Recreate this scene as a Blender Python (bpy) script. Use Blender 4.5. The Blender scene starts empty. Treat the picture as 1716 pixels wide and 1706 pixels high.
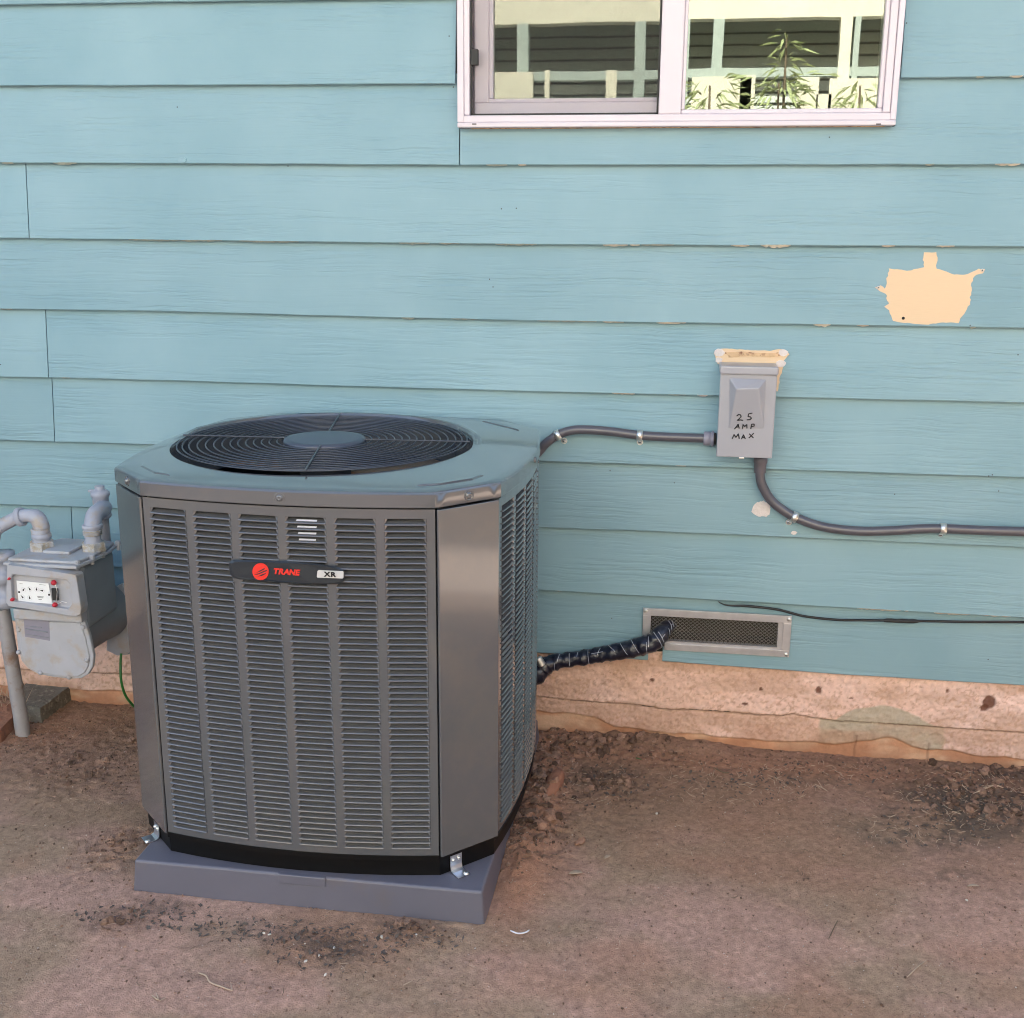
import bpy, bmesh, math, random
import numpy as np
from mathutils import Vector, Matrix, Euler
rad = math.radians
rng = random.Random(7)
nrg = np.random.RandomState(11)
S = bpy.context.scene
COL = S.collection

# ------------------------------------------------------------------ camera
D, H, F = 2.76, 1.335, 1900.0            # metres from the wall, metres above ground, focal length in photo pixels
PITCH, YAW, ROLL = rad(14.4139), rad(-8.4259), rad(-0.3451)
def cam_axes():
    cp, sp = math.cos(PITCH), math.sin(PITCH); cy, sy = math.cos(YAW), math.sin(YAW); cr, sr = math.cos(ROLL), math.sin(ROLL)
    f = Vector((sy*cp, cy*cp, -sp)); r = Vector((cy, -sy, 0)); d = f.cross(r)
    return cr*r + sr*d, -sr*r + cr*d, f
RX, DN, FW = cam_axes()
CAM = Vector((0, -D, H))
cd = bpy.data.cameras.new('camera'); cam = bpy.data.objects.new('camera', cd); COL.objects.link(cam)
cd.sensor_width = 36; cd.sensor_fit = 'HORIZONTAL'; cd.lens = 36*F/1716; cd.clip_start = 0.02; cd.clip_end = 500
m = Matrix((RX, -DN, -FW)).transposed().to_4x4(); m.translation = CAM; cam.matrix_world = m
S.camera = cam

# ------------------------------------------------------------------ light
SUN_EL, SUN_AZ = rad(30), rad(3)       # the sun stands behind the house
w = bpy.data.worlds.new('World'); S.world = w; w.use_nodes = True
nt = w.node_tree; bg = nt.nodes['Background']; sky = nt.nodes.new('ShaderNodeTexSky')
sky.sky_type = 'NISHITA'; sky.sun_disc = False; sky.sun_elevation = SUN_EL; sky.sun_rotation = SUN_AZ
sky.air_density = 1.0; sky.dust_density = 2.5; sky.ozone_density = 0.6
nt.links.new(sky.outputs[0], bg.inputs[0]); bg.inputs[1].default_value = 0.14
sd = bpy.data.lights.new('sun', 'SUN'); sun = bpy.data.objects.new('sun', sd); COL.objects.link(sun)
sd.energy = 5.0; sd.angle = rad(0.5); sd.color = (1.0, 0.95, 0.88)
sdir = Vector((math.sin(SUN_AZ)*math.cos(SUN_EL), math.cos(SUN_AZ)*math.cos(SUN_EL), math.sin(SUN_EL)))
sun.rotation_euler = sdir.to_track_quat('Z', 'Y').to_euler(); sun.location = sdir*30
vs = S.view_settings; S.display_settings.display_device = 'sRGB'
vs.view_transform = 'Standard'; vs.look = 'None'; vs.gamma = 1; vs.use_curve_mapping = False
vs.exposure = 2.12
S.cycles.pixel_filter_type = 'BLACKMAN_HARRIS'; S.cycles.filter_width = 1.05
S.cycles.max_bounces = 8; S.cycles.diffuse_bounces = 5; S.cycles.transparent_max_bounces = 16

# ------------------------------------------------------------------ helpers
def P(u, v, y):                           # the point on the plane y that the photo shows at pixel (u, v)
    d = ((u-858)/F)*RX + ((v-853)/F)*DN + FW
    return CAM + d*((y+D)/d.y)
def G(u, v, h=0.0):                       # ... on the level plane z = h
    d = ((u-858)/F)*RX + ((v-853)/F)*DN + FW
    return CAM + d*((h-H)/d.z)

def tag(o, label=None, cat=None, group=None, kind=None):
    if label: o['label'] = label
    if cat: o['category'] = cat
    if group: o['group'] = group
    if kind: o['kind'] = kind
    return o
def empty(name, loc, label=None, cat=None, group=None, kind=None):
    o = bpy.data.objects.new(name, None); COL.objects.link(o); o.location = loc; o.empty_display_size = .05
    return tag(o, label, cat, group, kind)
def put(name, me, parent=None, mat=None, loc=None, rot=None, smooth=False):
    o = bpy.data.objects.new(name, me); COL.objects.link(o)
    if mat and not me.materials: me.materials.append(mat)
    if parent: o.parent = parent
    if loc is not None: o.location = loc
    if rot is not None: o.rotation_euler = rot
    if smooth: me.polygons.foreach_set('use_smooth', [True]*len(me.polygons))
    return o

class MB:                                 # collects shapes into one mesh
    def __init__(s): s.v = []; s.f = []; s.sm = []
    def add(s, vs, fs, sm=False):
        n = len(s.v); s.v += [tuple(p) for p in vs]; s.f += [tuple(i+n for i in f) for f in fs]; s.sm += [sm]*len(fs); return s
    def box(s, a, b, R=None, c=None):
        x0,y0,z0 = a; x1,y1,z1 = b
        p = [Vector(q) for q in ((x0,y0,z0),(x1,y0,z0),(x1,y1,z0),(x0,y1,z0),(x0,y0,z1),(x1,y0,z1),(x1,y1,z1),(x0,y1,z1))]
        if R: p = [R @ q for q in p]
        if c is not None: p = [q+Vector(c) for q in p]
        return s.add(p, [(3,2,1,0),(4,5,6,7),(0,1,5,4),(1,2,6,5),(2,3,7,6),(3,0,4,7)])
    def prism(s, pts, vec):               # closed outline (3D points) swept along vec
        n = len(pts); a = [Vector(p) for p in pts]; b = [p+Vector(vec) for p in a]
        return s.add(a+b, [tuple(range(n-1,-1,-1)), tuple(range(n,2*n))] + [(i,(i+1)%n,n+(i+1)%n,n+i) for i in range(n)])
    def tube(s, path, r, n=12, caps=True):
        path = [Vector(p) for p in path]; k = len(path); rs = r if isinstance(r, (list, tuple)) else [r]*k
        up = None; vs = []
        for i, p in enumerate(path):
            t = (path[min(i+1,k-1)]-path[max(i-1,0)]).normalized()
            if up is None:
                up = Vector((0,0,1)) if abs(t.z) < .9 else Vector((1,0,0))
            up = (up - t*up.dot(t)).normalized(); sd_ = t.cross(up)
            for j in range(n):
                a = 2*math.pi*j/n; vs.append(p + (up*math.cos(a)+sd_*math.sin(a))*rs[i])
        fs = [(i*n+j, (i+1)*n+j, (i+1)*n+(j+1)%n, i*n+(j+1)%n) for i in range(k-1) for j in range(n)]
        s.add(vs, fs, True)
        if caps: s.add(vs[:n], [tuple(range(n))]); s.add(vs[-n:], [tuple(range(n-1,-1,-1))])
        return s
    def lathe(s, prof, o, axis=(0,0,1), n=24):   # prof: (radius, distance along axis)
        ax = Vector(axis).normalized(); q = Vector((0,0,1)).rotation_difference(ax); o = Vector(o); vs = []
        for r, h in prof:
            for j in range(n):
                a = 2*math.pi*j/n; vs.append(o + q @ Vector((r*math.cos(a), r*math.sin(a), h)))
        fs = [(i*n+j, i*n+(j+1)%n, (i+1)*n+(j+1)%n, (i+1)*n+j) for i in range(len(prof)-1) for j in range(n)]
        s.add(vs, fs, n > 8)
        s.add(vs[:n], [tuple(range(n-1,-1,-1))]); s.add(vs[-n:], [tuple(range(n))])
        return s
    def mesh(s, name):
        me = bpy.data.meshes.new(name); me.from_pydata(s.v, [], s.f); me.polygons.foreach_set('use_smooth', s.sm)
        me.validate(); me.update(); return me
    def build(s, name, mat, parent=None, bevel=0, seg=2, loc=None):
        o = put(name, s.mesh(name), parent, mat, loc)
        if bevel:
            b = o.modifiers.new('bevel', 'BEVEL'); b.width = bevel; b.segments = seg; b.limit_method = 'ANGLE'; b.angle_limit = rad(35); b.harden_normals = False
        return o
def smooth_path(pts, n=8):                # Catmull-Rom
    pts = [Vector(p) for p in pts]; q = [2*pts[0]-pts[1]] + pts + [2*pts[-1]-pts[-2]]; out = []
    for i in range(1, len(q)-2):
        a, b, c, d = q[i-1:i+3]
        for k in range(n):
            t = k/n; out.append(.5*((2*b)+(c-a)*t+(2*a-5*b+4*c-d)*t*t+(3*b-a-3*c+d)*t**3))
    out.append(pts[-1]); return out
def lerp_list(xs, n):
    out = []
    for i in range(len(xs)-1):
        for k in range(n): out.append(xs[i]+(xs[i+1]-xs[i])*k/n)
    out.append(xs[-1]); return out

def vnoise(x, y, seed=0):                 # smooth value noise on numpy arrays
    xi = np.floor(x).astype(np.int64); yi = np.floor(y).astype(np.int64); xf = x-xi; yf = y-yi
    def h(a, b):
        n = (a*374761393 + b*668265263 + seed*974634777) & 0xffffffff
        n = ((n ^ (n >> 13))*1274126177) & 0xffffffff
        return ((n ^ (n >> 16)) & 0xffff)/65535.0
    u = xf*xf*(3-2*xf); v = yf*yf*(3-2*yf)
    return (h(xi,yi)*(1-u)+h(xi+1,yi)*u)*(1-v)+(h(xi,yi+1)*(1-u)+h(xi+1,yi+1)*u)*v
def fbm(x, y, octv=4, seed=0, gain=.5):
    s = 0; a = 1; t = 0
    for o in range(octv):
        s = s + a*vnoise(x*2**o+o*17.3, y*2**o+o*9.1, seed+o); t += a; a *= gain
    return s/t
def sstep(a, b, x):
    t = np.clip((x-a)/(b-a), 0, 1); return t*t*(3-2*t)

# ------------------------------------------------------------------ materials
def mat(name, col, rough=.5, metal=0, var=.08, vs_=6, bump=0, bs=60, bd=.001, stretch=(1,1,1), spec=None, coat=0, col2=None, c2s=3, c2r=(.45,.6), rvar=0):
    m_ = bpy.data.materials.new(name); m_.use_nodes = True; n = m_.node_tree.nodes; l = m_.node_tree.links
    b = n['Principled BSDF']; b.inputs['Roughness'].default_value = rough; b.inputs['Metallic'].default_value = metal
    if spec is not None: b.inputs['Specular IOR Level'].default_value = spec
    if coat: b.inputs['Coat Weight'].default_value = coat; b.inputs['Coat Roughness'].default_value = .09; b.inputs['Coat IOR'].default_value = 1.68
    tc = n.new('ShaderNodeTexCoord'); mp = n.new('ShaderNodeMapping'); mp.inputs['Scale'].default_value = stretch
    l.new(tc.outputs['Object'], mp.inputs[0])
    no = n.new('ShaderNodeTexNoise'); no.inputs['Scale'].default_value = vs_; no.inputs['Detail'].default_value = 5; l.new(mp.outputs[0], no.inputs[0])
    mx = n.new('ShaderNodeMix'); mx.data_type = 'RGBA'; c = Vector(col)
    mx.inputs[6].default_value = (*(c*(1-var)), 1); mx.inputs[7].default_value = (*[min(1, q) for q in c*(1+var)], 1)
    l.new(no.outputs[0], mx.inputs[0]); outc = mx.outputs[2]
    if col2:
        n2 = n.new('ShaderNodeTexNoise'); n2.inputs['Scale'].default_value = c2s; n2.inputs['Detail'].default_value = 8; n2.inputs['Roughness'].default_value = .62; l.new(mp.outputs[0], n2.inputs[0])
        mr = n.new('ShaderNodeMapRange'); mr.inputs[1].default_value = c2r[0]; mr.inputs[2].default_value = c2r[1]; l.new(n2.outputs[0], mr.inputs[0])
        m2 = n.new('ShaderNodeMix'); m2.data_type = 'RGBA'; l.new(mr.outputs[0], m2.inputs[0]); l.new(outc, m2.inputs[6]); m2.inputs[7].default_value = (*col2, 1); outc = m2.outputs[2]
    l.new(outc, b.inputs['Base Color'])
    if rvar:
        r = n.new('ShaderNodeMapRange'); l.new(no.outputs[0], r.inputs[0]); r.inputs[3].default_value = rough-rvar; r.inputs[4].default_value = rough+rvar; l.new(r.outputs[0], b.inputs['Roughness'])
    if bump:
        nb = n.new('ShaderNodeTexNoise'); nb.inputs['Scale'].default_value = bs; nb.inputs['Detail'].default_value = 6; l.new(mp.outputs[0], nb.inputs[0])
        bp = n.new('ShaderNodeBump'); bp.inputs['Strength'].default_value = bump; bp.inputs['Distance'].default_value = bd; l.new(nb.outputs[0], bp.inputs['Height']); l.new(bp.outputs[0], b.inputs['Normal'])
    return m_

def siding_mat():
    m_ = bpy.data.materials.new('painted_siding'); m_.use_nodes = True; n = m_.node_tree.nodes; l = m_.node_tree.links; b = n['Principled BSDF']
    b.inputs['Roughness'].default_value = .5; b.inputs['Specular IOR Level'].default_value = .35
    tc = n.new('ShaderNodeTexCoord'); oi = n.new('ShaderNodeObjectInfo')
    sc = n.new('ShaderNodeVectorMath'); sc.operation = 'SCALE'; sc.inputs['Scale'].default_value = 37; cx = n.new('ShaderNodeCombineXYZ')
    for i in range(3): l.new(oi.outputs['Random'], cx.inputs[i])
    l.new(cx.outputs[0], sc.inputs[0]); ad = n.new('ShaderNodeVectorMath'); l.new(tc.outputs['Object'], ad.inputs[0]); l.new(sc.outputs[0], ad.inputs[1])
    mp = n.new('ShaderNodeMapping'); mp.inputs['Scale'].default_value = (4.5, 1, 105); l.new(ad.outputs[0], mp.inputs[0])
    # slow wander so that the grain lines wave
    wn = n.new('ShaderNodeTexNoise'); wn.inputs['Scale'].default_value = 6; wn.inputs['Detail'].default_value = 2; l.new(ad.outputs[0], wn.inputs[0])
    wm = n.new('ShaderNodeVectorMath'); wm.operation = 'MULTIPLY'; wm.inputs[1].default_value = (0, 0, 2.2); l.new(wn.outputs['Color'], wm.inputs[0])
    a2 = n.new('ShaderNodeVectorMath'); l.new(mp.outputs[0], a2.inputs[0]); l.new(wm.outputs[0], a2.inputs[1])
    g = n.new('ShaderNodeTexNoise'); g.inputs['Scale'].default_value = 1; g.inputs['Detail'].default_value = 3; g.inputs['Roughness'].default_value = .55; l.new(a2.outputs[0], g.inputs[0])
    cr = n.new('ShaderNodeValToRGB'); cr.color_ramp.elements[0].position = .36; cr.color_ramp.elements[1].position = .56; l.new(g.outputs[0], cr.inputs[0])
    mk = n.new('ShaderNodeTexNoise'); mk.inputs['Scale'].default_value = 1; mk.inputs['Detail'].default_value = 2
    mp3 = n.new('ShaderNodeMapping'); mp3.inputs['Scale'].default_value = (2.2, 1, 14); l.new(ad.outputs[0], mp3.inputs[0]); l.new(mp3.outputs[0], mk.inputs[0])
    mr = n.new('ShaderNodeMapRange'); mr.inputs[1].default_value = .40; mr.inputs[2].default_value = .62; mr.inputs[3].default_value = .06; mr.inputs[4].default_value = .85; l.new(mk.outputs[0], mr.inputs[0])
    bp = n.new('ShaderNodeBump'); bp.inputs['Distance'].default_value = .0014; l.new(cr.outputs[0], bp.inputs['Height']); l.new(mr.outputs[0], bp.inputs['Strength'])
    fn = n.new('ShaderNodeTexNoise'); fn.inputs['Scale'].default_value = 420; fn.inputs['Detail'].default_value = 2; l.new(ad.outputs[0], fn.inputs[0])
    b2 = n.new('ShaderNodeBump'); b2.inputs['Strength'].default_value = .12; b2.inputs['Distance'].default_value = .0006; l.new(fn.outputs[0], b2.inputs['Height']); l.new(bp.outputs[0], b2.inputs['Normal'])
    l.new(b2.outputs[0], b.inputs['Normal'])
    cn = n.new('ShaderNodeTexNoise'); cn.inputs['Scale'].default_value = 3.2; cn.inputs['Detail'].default_value = 6; l.new(ad.outputs[0], cn.inputs[0])
    c = n.new('ShaderNodeValToRGB'); e = c.color_ramp.elements; e[0].position = .3; e[0].color = (*TEAL_A, 1); e[1].position = .72; e[1].color = (*TEAL_B, 1); l.new(cn.outputs[0], c.inputs[0])
    # per-board tone
    hv = n.new('ShaderNodeHueSaturation'); vr = n.new('ShaderNodeMapRange'); vr.inputs[3].default_value = .95; vr.inputs[4].default_value = 1.05; l.new(oi.outputs['Random'], vr.inputs[0]); l.new(vr.outputs[0], hv.inputs['Value']); l.new(c.outputs[0], hv.inputs['Color'])
    # dust specks and scuffs
    dn = n.new('ShaderNodeTexNoise'); dn.inputs['Scale'].default_value = 26; dn.inputs['Detail'].default_value = 9; dn.inputs['Roughness'].default_value = .75; l.new(ad.outputs[0], dn.inputs[0])
    dr = n.new('ShaderNodeMapRange'); dr.inputs[1].default_value = .66; dr.inputs[2].default_value = .8; dr.inputs[4].default_value = .35; l.new(dn.outputs[0], dr.inputs[0])
    dm = n.new('ShaderNodeMix'); dm.data_type = 'RGBA'; l.new(dr.outputs[0], dm.inputs[0]); l.new(hv.outputs[0], dm.inputs[6]); dm.inputs[7].default_value = (.42, .47, .44, 1)
    l.new(dm.outputs[2], b.inputs['Base Color'])
    return m_
TEAL_A, TEAL_B = (.202, .342, .402), (.252, .394, .452)
M = {
 'siding': siding_mat(),
 'sheath': mat('sheathing', (.05, .05, .045), .9),
 'bare': mat('bare_primer', (.72, .535, .35), .75, var=.05, vs_=8, bump=.25, bs=1.3, bd=.0008, stretch=(6,1,110)),
 'chip': mat('paint_chip', (.66, .60, .50), .8, var=.2, vs_=60, bump=.6, bs=140),
 'caulk': mat('old_caulk', (.42, .45, .40), .8, var=.25, vs_=60, bump=.8, bs=140, bd=.002),
 'rawwood': mat('raw_wood_edge', (.62, .42, .25), .85, var=.35, vs_=50, bump=.8, bs=120, bd=.002, col2=(.22,.10,.06), c2s=45, c2r=(.5,.62)),
 'whitespot': mat('white_filler', (.66, .60, .58), .8, var=.2, vs_=60, bump=.8, bs=150, bd=.002),
 'vinyl': mat('white_vinyl', (.66, .60, .655), .38, var=.03),
 'vinylgrey': mat('weathered_vinyl', (.68, .61, .66), .45, var=.06),
 'gasket': mat('black_gasket', (.02, .02, .02), .6),
 'unit': mat('grey_powder_coat', (.090, .098, .112), .22, var=.07, vs_=5, metal=.0, spec=.6, coat=1.0, bump=.10, bs=9, bd=.004, col2=(.125, .120, .115), c2s=5, c2r=(.52,.8), rvar=.05),
 'slat': mat('grey_powder_coat_slat', (.112, .112, .118), .24, var=.05, spec=1.0, coat=.8),
 'basepan': mat('black_steel', (.003, .003, .0035), .5, var=.3, spec=.25),
 'inside': mat('dark_inside', (.006, .007, .009), .8),
 'coil': mat('coil_fins', (.022, .024, .028), .5, metal=.4, stretch=(1,1,1)),
 'grille': mat('grille_wire', (.05, .058, .082), .34, spec=.6),
 'hub': mat('hub_plate', (.055, .066, .10), .34, spec=.7),
 'fan': mat('fan_blade', (.17, .10, .06), .5, metal=.2),
 'badge': mat('badge_plastic', (.022, .028, .036), .3, spec=.5),
 'red': mat('red_print', (.72, .03, .02), .4, var=.02),
 'silverp': mat('silver_print', (.55, .55, .56), .35, var=.02),
 'ink': mat('black_ink', (.008, .008, .01), .6, var=0),
 'zinc': mat('zinc_plate', (.68, .72, .78), .28, metal=.9, var=.1, vs_=40),
 'pad': mat('grey_plastic_pad', (.125, .125, .165), .42, spec=.8, var=.12, vs_=9, bump=.25, bs=260, bd=.0008, col2=(.15,.125,.12), c2s=7, c2r=(.60,.85)),
 'meter': mat('meter_paint', (.40, .41, .455), .45, var=.16, vs_=14, bump=.5, bs=110, bd=.001, col2=(.40,.33,.27), c2s=22, c2r=(.52,.72)),
 'meterdark': mat('meter_case', (.23, .25, .28), .5, var=.2, vs_=12, bump=.2, bs=90, bd=.001),
 'pipe': mat('pipe_paint', (.36, .38, .46), .5, var=.15, vs_=20, bump=.5, bs=120, bd=.0015, col2=(.40,.33,.26), c2s=20, c2r=(.52,.68)),
 'oldnut': mat('old_nut', (.40, .35, .28), .7, var=.35, vs_=60, bump=1, bs=160, bd=.003, col2=(.45, .46, .50), c2s=60, c2r=(.45,.6)),
 'rustpipe': mat('muddy_pipe', (.33, .32, .34), .6, var=.2, vs_=20, bump=.6, bs=120, bd=.0015, col2=(.24,.16,.12), c2s=16, c2r=(.54,.70)),
 'dial': mat('dial_white', (.82, .84, .86), .4, var=.02),
 'redseal': mat('red_seal', (.55, .03, .05), .5),
 'conduit': mat('grey_conduit', (.085, .082, .10), .3, var=.15, vs_=30, spec=.8),
 'fitting': mat('pvc_fitting', (.26, .25, .31), .4, var=.1),
 'fittingdark': mat('dark_fitting', (.11, .10, .12), .45, var=.1),
 'box': mat('box_paint', (.33, .335, .375), .28, var=.04, spec=.8),
 'strap': mat('galvanised_strap', (.75, .75, .72), .3, metal=.85, var=.1, vs_=60),
 'galv': mat('galvanised_frame', (.50, .49, .51), .42, metal=.6, var=.2, vs_=40, bump=.3, bs=120),
 'wire': mat('wire_cloth', (.27, .25, .22), .6, metal=.0, var=.2),
 'tape': mat('black_tape', (.008, .011, .026), .30, var=.3, vs_=30, bump=.9, bs=55, bd=.004, spec=.7),
 'tapemark': mat('white_tape_print', (.45, .48, .55), .4),
 'cable': mat('black_cable', (.012, .012, .013), .4),
 'green': mat('green_wire', (.02, .16, .03), .4),
 'paver': mat('mossy_concrete', (.17, .155, .13), .95, var=.35, vs_=30, bump=1, bs=70, bd=.006, col2=(.30,.27,.22), c2s=60, c2r=(.55,.66)),
 'brick': mat('muddy_brick', (.30, .14, .09), .95, var=.3, vs_=20, bump=1, bs=60, bd=.005),
 'straw': mat('dry_straw', (.50, .38, .28), .8, var=.45, vs_=30),
 'pebble': mat('pale_pebble', (.55, .48, .42), .8, var=.3, vs_=9),
 'whitebit': mat('white_scrap_and_glint', (.75, .75, .82), .5),
 'neighbour': mat('cream_trim', (.70, .66, .53), .6, var=.18, vs_=2.5),
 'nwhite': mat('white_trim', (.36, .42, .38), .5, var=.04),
 'nsiding': mat('grey_lap', (.62, .66, .62), .6, var=.1, stretch=(1,1,8)),
 'nshadow': mat('lap_shadow', (.16, .17, .16), .8),
 'leaf': mat('shrub_leaf', (.42, .48, .24), .5, var=.4, vs_=3),
 'bark': mat('shrub_bark', (.16, .12, .08), .9),
 'fence': mat('added_cedar_fence', (.58, .46, .33), .8, var=.2, stretch=(1,1,.2)),
 'roof': mat('roof_shingle', (.12, .11, .10), .9, var=.2),
}
def glass_mat():
    m_ = bpy.data.materials.new('window_glass'); m_.use_nodes = True; n = m_.node_tree.nodes; l = m_.node_tree.links; n.remove(n['Principled BSDF'])
    t = n.new('ShaderNodeBsdfTransparent'); t.inputs[0].default_value = (.75,.8,.78,1); g = n.new('ShaderNodeBsdfGlossy'); g.inputs['Roughness'].default_value = 0.010
    g.inputs[0].default_value = (.97,1,.93,1)
    tc = n.new('ShaderNodeTexCoord'); wn = n.new('ShaderNodeTexNoise'); wn.inputs['Scale'].default_value = 5; l.new(tc.outputs['Object'], wn.inputs[0]); wb_ = n.new('ShaderNodeBump'); wb_.inputs['Strength'].default_value = .07; wb_.inputs['Distance'].default_value = .0012; l.new(wn.outputs[0], wb_.inputs['Height']); l.new(wb_.outputs[0], g.inputs['Normal'])
    f = n.new('ShaderNodeFresnel'); f.inputs[0].default_value = 2.1; x = n.new('ShaderNodeMixShader')
    l.new(f.outputs[0], x.inputs[0]); l.new(t.outputs[0], x.inputs[1]); l.new(g.outputs[0], x.inputs[2]); l.new(x.outputs[0], n['Material Output'].inputs[0]); return m_
M['glass'] = glass_mat()
def screen_mat():
    m_ = bpy.data.materials.new('insect_screen'); m_.use_nodes = True; n = m_.node_tree.nodes; l = m_.node_tree.links
    b = n['Principled BSDF']; b.inputs['Base Color'].default_value = (.05,.05,.05,1); b.inputs['Roughness'].default_value = .7
    t = n.new('ShaderNodeBsdfTransparent'); x = n.new('ShaderNodeMixShader'); x.inputs[0].default_value = .88
    l.new(b.outputs[0], x.inputs[1]); l.new(t.outputs[0], x.inputs[2]); l.new(x.outputs[0], n['Material Output'].inputs[0]); return m_
M['screen'] = screen_mat()
def attr_mat(name, rough, bumps, tint_var=.2, ns=40, speck=None, nr=.7):
    """base colour from the mesh's own 'tone' attribute (patches of soil, paint and stain), grain by noise"""
    m_ = bpy.data.materials.new(name); m_.use_nodes = True; n = m_.node_tree.nodes; l = m_.node_tree.links; b = n['Principled BSDF']
    b.inputs['Roughness'].default_value = rough; b.inputs['Specular IOR Level'].default_value = .25
    a = n.new('ShaderNodeVertexColor'); a.layer_name = 'tone'; tc = n.new('ShaderNodeTexCoord')
    no = n.new('ShaderNodeTexNoise'); no.inputs['Scale'].default_value = ns; no.inputs['Detail'].default_value = 8; no.inputs['Roughness'].default_value = nr; l.new(tc.outputs['Object'], no.inputs[0])
    mr = n.new('ShaderNodeMapRange'); mr.inputs[1].default_value = .3; mr.inputs[2].default_value = .7; mr.inputs[3].default_value = 1-tint_var; mr.inputs[4].default_value = 1+tint_var; l.new(no.outputs[0], mr.inputs[0])
    hv = n.new('ShaderNodeVectorMath'); hv.operation = 'SCALE'; l.new(a.outputs[0], hv.inputs[0]); l.new(mr.outputs[0], hv.inputs['Scale']); oc = hv.outputs[0]
    if speck:
        v = n.new('ShaderNodeTexVoronoi'); v.inputs['Scale'].default_value = speck[0]; l.new(tc.outputs['Object'], v.inputs[0])
        m1 = n.new('ShaderNodeMath'); m1.operation = 'LESS_THAN'; m1.inputs[1].default_value = speck[1]; l.new(v.outputs['Distance'], m1.inputs[0])
        sx = n.new('ShaderNodeSeparateColor'); l.new(v.outputs['Color'], sx.inputs[0]); m3 = n.new('ShaderNodeMath'); m3.operation = 'GREATER_THAN'; m3.inputs[1].default_value = speck[2]; l.new(sx.outputs[0], m3.inputs[0])
        m4 = n.new('ShaderNodeMath'); m4.operation = 'MULTIPLY'; l.new(m1.outputs[0], m4.inputs[0]); l.new(m3.outputs[0], m4.inputs[1])
        mm = n.new('ShaderNodeMix'); mm.data_type = 'RGBA'; l.new(m4.outputs[0], mm.inputs[0]); l.new(oc, mm.inputs[6]); mm.inputs[7].default_value = (*speck[3], 1); oc = mm.outputs[2]
    l.new(oc, b.inputs['Base Color']); prev = None
    for s_, st, di in bumps:
        nb = n.new('ShaderNodeTexNoise'); nb.inputs['Scale'].default_value = s_; nb.inputs['Detail'].default_value = 5; l.new(tc.outputs['Object'], nb.inputs[0])
        bp = n.new('ShaderNodeBump'); bp.inputs['Strength'].default_value = st; bp.inputs['Distance'].default_value = di; l.new(nb.outputs[0], bp.inputs['Height'])
        if prev: l.new(prev, bp.inputs['Normal'])
        prev = bp.outputs[0]
    l.new(prev, b.inputs['Normal']); return m_
M['soil'] = attr_mat('soil', .95, [(90, .35, .004), (330, .8, .004)], .42, 60, speck=(150, .16, .93, (.55, .48, .42)), nr=.85)
M['stucco'] = attr_mat('stucco', .9, [(170, .35, .003), (500, .3, .001)], .12, 60)

# ------------------------------------------------------------------ ground: one sheet, fine near the house, coarse to the horizon
def ell(X, Y, px, py, rx, ry):           # soft ellipse given in photo pixels, laid on the ground
    c = G(px, py); a = G(px+rx, py); b = G(px, py-ry); A = max(abs(a.x-c.x), .01); B = max(abs(b.y-c.y), .01)
    return ((X-c.x)/A)**2+((Y-c.y)/B)**2
def loose(X, Y):                          # how loose the soil is: 0 trodden flat, 1 clods
    n = fbm(X*5, Y*5, 3, 3)
    k = sstep(-.20, -.04, Y+.10*(n-.5))*sstep(-.36, -.30, X)*(.9-.5*sstep(-.15, .15, X)+.3*sstep(.5, .8, X))
    k = np.maximum(k, sstep(-.15, -.27, X+.10*(n-.5))*sstep(-.42, -.33, X)*sstep(-.80, -.5, Y))
    k = np.maximum(k, sstep(-.62, -.38, Y+.15*(n-.5)+.25*(X+1.5))*sstep(-.95, -1.1, X)*.42)
    k = np.maximum(k, .8*np.exp(-ell(X, Y, 205, 1420, 60, 45)))
    for e in ((1620,1330,160,50),(1010,1330,110,45),(540,1590,80,35),(690,1560,70,25),(200,1545,60,30)):
        k = np.maximum(k, .75*np.exp(-ell(X, Y, *e)))
    return np.clip(k*(.35+1.1*n), 0, 1)
def ground_z(X, Y):
    k = loose(X, Y)
    z = .010*(fbm(X*3, Y*3, 3, 21)-.5)
    z = z + .004*(fbm(X*16, Y*16, 3, 5)-.5)
    r = 1-np.abs(2*fbm(X*32, Y*32, 3, 8, .6)-1)
    z = z + k*(.022*(r-.72)+.012*fbm(X*75, Y*75, 2, 9))
    z = z + .0016*(fbm(X*120, Y*120, 2, 31)-.5)
    z = z + .018*sstep(-.10, 0, Y)*(.3+fbm(X*4, Y*0+3, 2, 6))*sstep(-.4, -.3, X)*sstep(.25, .1, X)
    z = z + .02*np.exp(-((X+.285)/.045)**2)*sstep(-.78, -.62, Y)*sstep(-.1,-.2,Y)
    inpad = sstep(-1.070, -1.055, X)*sstep(-.330, -.345, X)*sstep(-.850, -.838, Y)
    z = z*(1-inpad) - .006*inpad
    return z
def axis(lo, hi, step, far):
    a = list(np.arange(lo, hi+step/2, step)); s = step*1.6; x = a[-1]; r = []
    while x < far: x += s; s *= 1.5; r.append(x)
    s = step*1.6; x = a[0]; l_ = []
    while x > -far: x -= s; s *= 1.5; l_.append(x)
    return np.array(l_[::-1]+a+r)
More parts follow.
